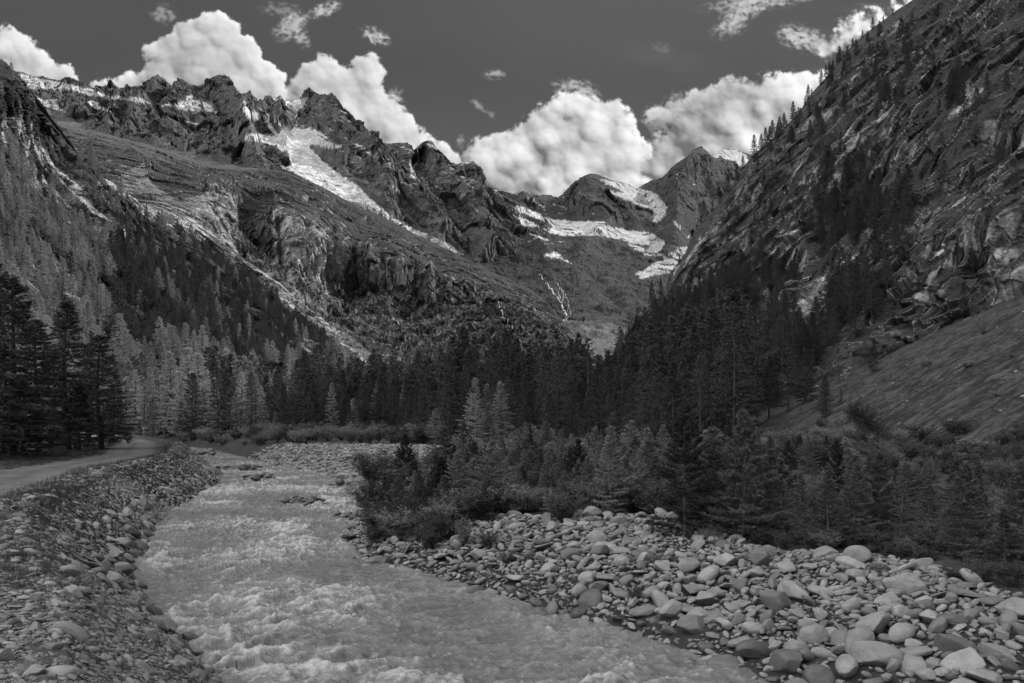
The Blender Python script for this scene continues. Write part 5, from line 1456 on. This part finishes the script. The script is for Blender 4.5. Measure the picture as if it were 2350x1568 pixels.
scatter('forest', [(t['x'], t['y'], t['z']) for t in rest], [(0, 0, rt.uniform(0, 6.28)) for t in rest], [(t['h'] / 20 * t['wide'], t['h'] / 20 * t['wide'], t['h'] / 20) for t in rest],
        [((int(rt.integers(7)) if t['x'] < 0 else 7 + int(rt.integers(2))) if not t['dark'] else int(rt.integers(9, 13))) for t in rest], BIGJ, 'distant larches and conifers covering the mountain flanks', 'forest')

# --- young larches on the right bank
YL = [(1572,1230,928,0,True,'tall dark young larch, foremost above the boulder bar',1.15),
 (1706,1238,946,0,False,'tall young larch with bare shoots at its top, second above the bar',1.2),
 (1836,1240,1085,1,False,'thin young larch between the tall second one and the forked one',1.2),
 (1902,1254,1078,3,False,'young larch with a crooked flat top above the bar',1.15),
 (2014,1240,1040,2,False,'bushy young larch in the middle of the right tree row',1.25),
 (2068,1252,1082,4,False,'thin leafy sapling with bright glinting leaves in the right tree row',1.1),
 (2212,1280,1062,2,False,'young larch with spiky top near the right end of the row',1.3),
 (2305,1322,1165,3,False,'low young larch with a dark stem at the right end of the row',1.3),
 (2350,1310,1060,0,False,'young larch cut by the right picture edge',1.2),
 (2130,1262,1100,1,False,'slender young larch behind the perched round boulder',1.2),
 (2260,1290,1130,4,False,'small young larch beside the spiky topped one',1.2),
 (1640,1215,1010,2,False,'young larch between the two tall foremost ones',1.2),
 (1770,1230,1030,3,False,'young larch right of the second tall one',1.25),
 (1960,1245,1060,0,False,'young larch left of the bushy middle one',1.1),
 (885,1188,1094,2,True,'dark young larch at the bush covered point of the right bank',1.2),
 (862,1160,1100,0,True,'young larch nearest the river on the right bank',1.3),
 (1018,1186,1090,3,False,'young larch in the thicket above the left end of the bar',1.2),
 (960,1180,1085,2,False,'bushy young larch between the two at the point',1.3),
 (1180,1132,1033,1,False,'thin upright young larch in the thicket',1.0),
 (1120,1120,1030,2,False,'light young larch rising from the thicket',1.3),
 (1152,1162,1098,0,False,'short young larch in the thicket',1.3),
 (1328,1160,1066,4,False,'sparse young larch behind the leafy bush',1.1),
 (1422,1150,1056,0,True,'dark young larch right of the leafy bush',1.25),
 (1240,1140,1030,3,False,'young larch behind the short grass patch',1.2),
 (1490,1165,1010,2,False,'broad young larch left of the tall dark one',1.3)]
for (px, base, top, ix, dk, lab, wd) in YL:
    x, y, z = unproject(px, base)
    plant(YDK if dk else YNG, x, y, z - .05, (base - top) / FD * y, 4, lab, 'young larches on the right bank', 'young_larch', 'young tree', wd, ix, rt.normal() * .03)
# second and third rows behind
cnt = 0
sk2 = [(860,1120),(930,1060),(1000,1050),(1060,1020),(1150,1005),(1220,1010),(1300,1000),(1360,975),(1420,975),(1500,990),(1600,960),(1700,985),(1800,985),(1880,990),(1950,1000),(2050,1020),(2150,1040),(2250,1060),(2350,1050),(2450,1040)]
for k in range(330):
    px = rt.uniform(850, 1330) if k % 2 else rt.uniform(900, 2430); Y = rt.uniform(27, 62) * (1 if px > 1250 else 1.25)
    if k % 2: Y = rt.uniform(33, 66)
    u, _ = ray(px, 0); x = u * Y
    if in_bar(x, Y) or dist_right(x, Y) < 3: continue
    zg = float(gz(x, Y)); base = HY + (CAMZ - zg) / Y * FD
    top = interp(sk2, px) + rt.uniform(0, 90)
    h = (base - top) / FD * Y
    if h < 1.0 or h > 6.5: continue
    cnt += 1
    lab = ('young larch at the river side of the thicket below the bend' if px < 1000 else 'young larch in the thicket right of the river bend' if px < 1250 else 'young larch in the dense growth behind the boulder bar' if px < 1800 else 'young larch in the dense growth below the grass slope')
    kq = 0 if rt.random() < .6 else 1 if rt.random() < .6 else 2
    lab = ('pale', 'mid grey', 'dark')[kq] + (' tall' if h > 3.2 else ' low') + ' young larch ' + side_of(px) + (', further back' if Y > 45 else '')
    plant((YBK, YNG, YDK)[kq], x, Y, zg - .05, h, 4, lab, 'young larches behind the boulder bar', 'young_larch', 'young tree', rt.uniform(1.1, 1.5))
# --- bushes
BL = [(1292,1200,1118,1,True,'round dark leafy bush with many stems at the top of the bar'),(997,1090,1008,2,False,'tall pale leaved bush standing above the thicket'),(905,1215,1120,1,True,'dark spreading bush on the river point'),
 (1065,1258,1170,2,False,'thin leafy sapling bush leaning over the cobbles'),(985,1265,1200,0,True,'dark low bush on the bank above the water'),(1120,1262,1215,3,True,'dark low bush among cobbles at mid bank'),
 (1040,1240,1190,3,True,'low bush below the sapling'),(1165,1300,1262,1,True,'small dark bush near the water'),(1455,1382,1330,2,True,'small leafy bush growing between boulders near the water'),
 (1430,1320,1288,0,True,'low dark bush in the middle of the bar'),(1500,1300,1262,3,True,'grassy low bush among the boulders'),(1340,1330,1300,3,True,'tiny bush between cobbles left of the middle'),
 (860,1250,1195,3,True,'dark bush overhanging the water at the point'),(930,1250,1180,0,True,'bush on the bank left of the sapling'),(1215,1290,1262,0,False,'small pale bush on the cobbles'),(2010,1320,1285,0,True,'low dark shrub at the rim of the bar beside the egg shaped stone'),
 (2250,1340,1270,3,True,'low dark shrub in the grass hollow at the right'),(2190,1335,1290,1,True,'small shrub behind the layered block'),(2320,1350,1275,0,True,'dark shrub near the right picture edge'),(1650,1250,1215,1,True,'low dark growth under the foremost young larches'),(1800,1262,1215,0,True,'low dark growth under the middle young larches'),(1545,1300,1268,1,True,'small bush on the bar below the tall dark young larch')]
for (px, base, top, ix, dk, lab) in BL:
    x, y, z = unproject(px, base)
    plant(BUSHD if dk else BUSH, x, y, z - .05, (base - top) / FD * y * 1.05, 2, lab, 'bushes on the right bank', 'bush', 'bush', 1.35 if dk else 1.0, ix)
for k in range(46):
    px = rt.uniform(290, 640); py = rt.uniform(1000, 1024)
    x, y, z = unproject(px, py)
    dr, dl = float(dist_right(x, y)), float(dist_left(x, y))
    if dl > 0 and dl < 8.5 or (dl <= 0 and dr < .5): continue
    h = rt.uniform(1.4, 3.2); dk = rt.random() < .4
    plant(BUSHD if dk else BUSH, x, y, z - .05, h, 2, ('dark' if dk else 'pale') + (' tall' if h > 2.3 else ' low') + ' willow bush ' + ('beside the end of the track' if px < 420 else side_of(px)) + ' by the water', 'willow bushes on the far bank', 'bush', 'bush', rt.uniform(1.2, 1.8))
x, y, z = unproject(352, 1000)
bb = bpy.data.objects.new('boulder', ST_BAR['round'][2]); bb.location = (x, y, z + 1.1); bb.scale = (2.6, 2.2, 2.3); bb.rotation_euler = (0, .1, .4)
place(bb, label='big pale isolated boulder in the bushes at the end of the track', cat='boulder')
for k in range(190):
    px = rt.uniform(1040, 1580); py = rt.uniform(1062, 1192)
    x, y, z = unproject(px, py)
    if in_bar(x, y) and y < 45 and py > 1165: continue
    top = float(interp(sk2, px)); hh = rt.uniform(45, 105)
    h = max(hh / FD * y, 1.0); bk = rt.random()
    if bk < .55:
        h = min(h, 3.4); dk = bk < .12
        plant(BUSHD if dk else BUSH, x, y, z - .05, h, 2, ('dark' if dk else 'pale') + (' tall' if h > 1.8 else ' low') + ' thicket bush ' + side_of(px) + (', further back' if y > 45 else ''), 'undergrowth bushes on the right bank', 'bush', 'bush', rt.uniform(1.1, 1.7))
    else:
        kq = 0 if bk < .85 else 1
        plant((YBK, YNG)[kq], x, y, z - .05, h * 1.15, 4, ('pale', 'mid grey')[kq] + (' tall' if h > 3 else ' low') + ' thicket larch ' + side_of(px) + (', further back' if y > 45 else ''), 'young larches behind the boulder bar', 'young_larch', 'young tree', rt.uniform(1.1, 1.6))
for (px, base, top, lab) in [(1720,985,800,'dark conifer at the corner where forest and grass slope meet'),(1765,965,830,'dark conifer on the left border of the grass slope'),(1810,945,790,'tall dark conifer on the left border of the grass slope'),(1850,925,800,'dark conifer higher up the left border of the grass slope'),(1895,962,858,'broad dark conifer standing into the grass slope'),(1690,1000,840,'dark conifer in front of the forest corner'),(1925,880,800,'dark conifer below the cliff foot by the grass slope'),(1985,850,780,'dark conifer under the lowest crag above the grass slope'),(1660,1005,870,'low dark conifer left of the forest corner')]:
    x, y, z = unproject(px, base)
    plant(BIGD, x, y, z - .2, (base - top) / FD * y, 20, lab, 'lone conifers on the grass slope', 'conifer', 'tree', 1.35)
for k in range(70):
    px = rt.uniform(1600, 2420); py = float(np.interp(px, [1600, 2000, 2350, 2420], [1238, 1272, 1335, 1345])) - rt.uniform(-6, 42)
    x, y, z = unproject(px, py)
    h = rt.uniform(.35, .9); dk = rt.random() < .75
    plant(BUSHD if dk else BUSH, x, y, z - .03, h, 2, ('dark' if dk else 'pale') + (' knee high' if h > .6 else ' ankle high') + ' rim shrub ' + side_of(px), 'undergrowth bushes on the right bank', 'bush', 'bush', rt.uniform(1.2, 2.2))
# thicket at the river point
for k in range(95):
    px = rt.uniform(842, 1230); py = rt.uniform(1105, 1262)
    lim = np.interp(px, [842, 900, 960, 1060, 1130, 1230], [1215, 1240, 1262, 1240, 1195, 1165])
    if py > lim: continue
    x, y, z = unproject(px, py)
    if dist_right(x, y) < .7: continue
    if k % 3 == 0:
        plant(YDK if rt.random() < .5 else YNG, x, y, z - .05, rt.uniform(1.2, 2.6) * (y / 32), 4, 'slim young larch in the river point thicket, ' + ('near the water' if px < 930 else 'above the low bushes' if px < 1060 else 'at its right end') + (', further back' if y > 36 else ''), 'young larches on the right bank', 'young_larch', 'young tree', rt.uniform(1.2, 1.7))
    else:
        plant(BUSHD if rt.random() < .6 else BUSH, x, y, z - .05, rt.uniform(.9, 1.8) * (y / 32), 2, 'dense bush in the river point thicket, ' + ('near the water' if px < 930 else 'in its middle' if px < 1060 else 'at its right end') + (', further back' if y > 36 else ''), 'bushes on the right bank', 'bush', 'bush', rt.uniform(1.2, 1.9))
for k in range(230):
    px = rt.uniform(300, 1000) if k < 150 else rt.uniform(840, 2400)
    if k < 150: Y = rt.uniform(100, 140) if px > 480 else rt.uniform(105, 150)
    else: Y = rt.uniform(26, 75)
    u, _ = ray(px, 0); x = u * Y
    dr = float(dist_right(x, Y)); dl = float(dist_left(x, Y))
    mid = (float(np.interp(Y, _ly, _lx)) + float(np.interp(Y, _ry, _rx))) / 2
    if x > mid and (dr < 2.0 or in_bar(x, Y)): continue
    if x < mid and dl < 9: continue
    zg = float(gz(x, Y)); h = rt.uniform(1.6, 3.6) if k < 150 else rt.uniform(.9, 2.1)
    if -11.9 + .468 * x - .072 * Y > 3: continue
    lab = 'pale willow bush along the far river bank below the forest' if k < 150 else 'low bush filling the undergrowth behind the boulder bar'
    dk = rt.random() > (.65 if px < 1560 else .2); lab = ('dark' if dk else 'pale') + (' tall' if h > (2.6 if k < 150 else 1.5) else ' low') + (' willow bush ' if k < 150 else ' undergrowth bush ') + side_of(px)
    plant(BUSHD if dk else BUSH, x, Y, zg - .05, h, 2, lab, 'willow bushes on the far bank' if k < 150 else 'undergrowth bushes on the right bank', 'bush', 'bush', rt.uniform(1.1, 1.7))
for k in range(200):
    px = rt.uniform(1560, 2400); Y = rt.uniform(48, 120); u, _ = ray(px, 0); x = u * Y
    f = -11.9 + .468 * x - .072 * Y
    if f > 5 or f < -6: continue
    zg = float(gz(x, Y)); h = rt.uniform(1.0, 2.4); dk = rt.random() < .85
    plant(BUSHD if dk else BUSH, x, Y, zg - .1, h, 2, ('dark' if dk else 'pale') + (' tall' if h > 1.7 else ' low') + ' bush at the grass slope foot ' + side_of(px), 'bushes along the slope foot', 'bush', 'bush', rt.uniform(1.3, 2.0))
# solitary bushes and small trees on the grass slope
for (px, base, top, kind, lab) in [(2125,845,822,'b','round dark bush on the grass slope'),(2290,912,892,'b','dark low bush on the right of the grass slope'),(2330,826,806,'b','dark bush high on the grass slope at the right edge'),(2222,846,830,'b','dark bush above the middle of the grass slope'),
     (1750,1000,975,'b','dark bush at the left foot of the grass slope'),(1888,985,955,'b','dark bush at the foot of the grass slope'),(2005,858,778,'t','slim small conifer alone on the grass slope'),(1930,930,890,'t','small leaning conifer at the foot of the grass slope'),(1890,960,860,'t','dark broad conifer at the left edge of the grass slope'),(2260,770,752,'b','small dark bush in the upper grass slope')]:
    x, y, z = unproject(px, base)
    if kind == 'b': plant(BUSHD, x, y, z - .2, (base - top) / FD * y * 1.2, 2, lab, 'lone bushes on the grass slope', 'bush', 'bush', 1.6)
    else: plant(BIGD, x, y, z - .2, (base - top) / FD * y, 20, lab, 'lone conifers on the grass slope', 'conifer', 'tree', 1.0)
BUSHK = [joined(t, M_BARK, M_LEAF) for t in BS[:2]] + [joined(t, M_BARK, M_LEAF_DK) for t in BS[2:]]
flush('bush', [], BUSHK, 'smaller bushes filling the undergrowth on both far banks', 295)
flush('young_larch', [], [joined(YT[0], M_BARK_PALE, M_BACK), joined(YT[3], M_BARK_PALE, M_YOUNG)], 'smallest young larches scattered through the thicket', 295)
# fallen larch leaning at the foot of the slope
def fallen():
    x, y, z = unproject(2062, 1022)
    u2, v2 = ray(1935, 942); y2 = y - 1.0; tipp = np.array([u2 * y2, y2, CAMZ + v2 * y2]); b0 = np.array([x, y, z])
    r = np.random.default_rng(8)
    root = bpy.data.objects.new('fallen_tree', None); root.location = b0
    place(root, label='dead larch toppled to the left with hanging bare branches', cat='fallen tree')
    ax = tipp - b0; Lt = np.linalg.norm(ax); ax = ax / Lt
    pts = [ax * Lt * s + np.array([0, 0, .12 * math.sin(s * 3)]) for s in np.linspace(0, 1, 7)]
    V, F = tube(pts, np.linspace(.26, .09, 7), 8)
    place(bpy.data.objects.new('trunk', raw_mesh('trunk', V, F, None, True, [M_BARK_PALE])), parent=root)
    WV, WF, o = [], [], 0; LV, LF, of = [], [], 0
    for i in range(90):
        s = r.uniform(.3, 1); b = ax * Lt * s
        d = unit(np.array([r.uniform(-.2, .9), r.normal() * .4, r.uniform(.2, 1.1) * r.choice([1, 1, -.3])])); l = r.uniform(1.0, 3.4) * (1.2 - .4 * s)
        p = [b, b + d * l * .5 + r.normal(0, .06, 3), b + d * l + r.normal(0, .12, 3) + np.array([0, 0, -.1])]
        V, F = tube(p, [.05, .035, .02], 4); WV.append(V); WF.append(F + o); o += len(V)
        for k in range(4):
            q = b + d * l * r.uniform(.4, 1); dd = unit(d + r.normal(0, .8, 3))
            V, F = tube([q, q + dd * .25, q + dd * .5 + np.array([0, 0, -.08])], [.01, .008, .004], 3); WV.append(V); WF.append(F + o); o += len(V)
        n = 90 if s > .45 else 20; pp = b + d * (l * r.random(n))[:, None] + r.normal(0, .2, (n, 3))
        V, F = tri_cloud(pp, unit(r.normal(size=(n, 3))), np.full(n, .22), np.full(n, .05), r); LV.append(V); LF.append(F + of); of += len(V)
    place(bpy.data.objects.new('branches', raw_mesh('branches', np.concatenate(WV), np.concatenate(WF), None, True, [M_BARK])), parent=root)
    place(bpy.data.objects.new('needles', raw_mesh('needles', np.concatenate(LV), np.concatenate(LF), None, False, [M_YDARK])), parent=root)
fallen()
# --- grass: tufts on the verge of the track, the bar rim and the slope
def tuft(seed, n=60, h=.35, w=.012, sp=.12, heads=False):
    r = np.random.default_rng(seed)
    P = np.stack([r.normal(0, sp, n), r.normal(0, sp, n), np.zeros(n)], -1)
    D_ = unit(np.stack([r.normal(0, .3, n), r.normal(0, .3, n), np.ones(n)], -1))
    V, F = tri_cloud(P, D_, h * r.uniform(.5, 1.2, n), np.full(n, w), r)
    return V, F
M_GRASS = leaf_mat('grass_blades', .09, .3); M_DRY = leaf_mat('dry_stalks', .30, .3)
tf = [raw_mesh('tuft', *tuft(i, 80, .17), None, False, [M_GRASS]) for i in range(3)] + [raw_mesh('tuft', *tuft(9, 14, .42, .02, .1), None, False, [M_DRY])]
pts, idx = [], []
for _ in range(9000):
    y = 12 * (95 / 12) ** rt.random(); side = rt.random()
    if side < .62:
        d = rt.choice([rt.normal(3.5, .5), rt.uniform(7.9, 16), rt.uniform(2.4, 4.5)], p=[.45, .4, .15])
        if y < 26 and d < 8: 
            if rt.random() < .8: continue
        if abs(d - 5.9 - .035 * max(y - 25, 0)) < 1.8: continue
        x = float(np.interp(y, _ly, _lx)) - d / float(np.interp(y, _ly, _lc))
        k = 3 if (rt.random() < .07 and 3 < d < 4.5) else int(rt.integers(3))
    else:
        d = rt.uniform(8.5, 16); x = float(np.interp(y, _ry, _rx)) + d / float(np.interp(y, _ry, _rc)); k = int(rt.integers(3))
        if y > 45: continue
    if abs(x / y) > .8: continue
    pts.append((x, y)); idx.append(k)
n_low = len(pts)
for _ in range(22000):
    y = 35 * (300 / 35) ** rt.random(); x = y * rt.uniform(.28, .76)
    if -11.9 + .468 * x - .072 * y < float(zwater(y)) + 1.5: continue
    if perlin(np.array([[x / 7., y / 7., .5]]), 3)[0] < -.12 + .3 * rt.random() - .1: continue
    pts.append((x, y)); idx.append(int(rt.integers(3)))
pa = np.array(pts); za = gz(pa[:, 0], pa[:, 1])
scatter('grass', [(a[0], a[1], z) for a, z in zip(pts, za)], [(0, 0, rt.uniform(0, 6)) for _ in pts], [[rt.uniform(.5, 1.15) * (1 if i < n_low else rt.uniform(.9, 2.2))] * 3 for i in range(len(pts))], idx, tf, 'rough grass and dry stalks beside the track and on the bank', 'grass')
# --- streams falling down the far slopes
M_FALL = plain_mat('white_water', .5, .6, .08, .5)
def stream(layer_name, lines, label):
    LV, LF, o = [], [], 0
    for ln, w in lines:
        ln = np.array(ln, float); n = int(np.hypot(*np.diff(ln, axis=0).T).sum() / 2) + 2
        t = np.linspace(0, 1, n); cu = np.concatenate([[0], np.cumsum(np.hypot(*np.diff(ln, axis=0).T))]); cu /= cu[-1]
        px = np.interp(t, cu, ln[:, 0]) + rt.normal(0, .5, n); py = np.interp(t, cu, ln[:, 1])
        V = []
        for a, b in zip(px, py):
            p, nn = on_layer(layer_name, a, b); ww = w * .55 * rt.uniform(.3, 1.5) * p[1] / FD
            c = p + nn * (2.5 if layer_name == 'B' else 1.5) + unit(np.array([0, 0, CAMZ]) - p) * 3
            V += [c - np.array([ww / 2, 0, 0]), c + np.array([ww / 2, 0, 0])]
        F = [[2 * i, 2 * i + 1, 2 * i + 3, 2 * i + 2] for i in range(n - 1) if rt.random() > .16 or i == 0]
        LV.append(np.array(V)); LF.append(np.array(F) + o); o += len(V)
    place(bpy.data.objects.new('waterfall', raw_mesh('waterfall', np.concatenate(LV), np.concatenate(LF), None, True, [M_FALL])), label=label, cat='waterfall', kind='structure')
stream('B', [([(1238,645),(1251,656),(1275,680),(1290,698),(1296,719),(1302,732),(1297,742),(1303,746),(1290,752)], 3.2),([(1272,655),(1285,665),(1293,680),(1292,700),(1299,715)], 1.6),([(1288,664),(1300,685),(1306,700),(1298,712)], 1.4),([(1296,719),(1300,727),(1290,742),(1300,748)], 2.4),([(1280,672),(1287,690),(1297,708)],1.6),([(1300,695),(1312,708),(1308,722)],.8)], 'braided white stream cascading down the far slope')
stream('D', [([(1128,690),(1143,707),(1149,720),(1156,732),(1163,742),(1170,754),(1176,770)], 3.0)], 'thin white waterfall on the dark cliff above the forest')
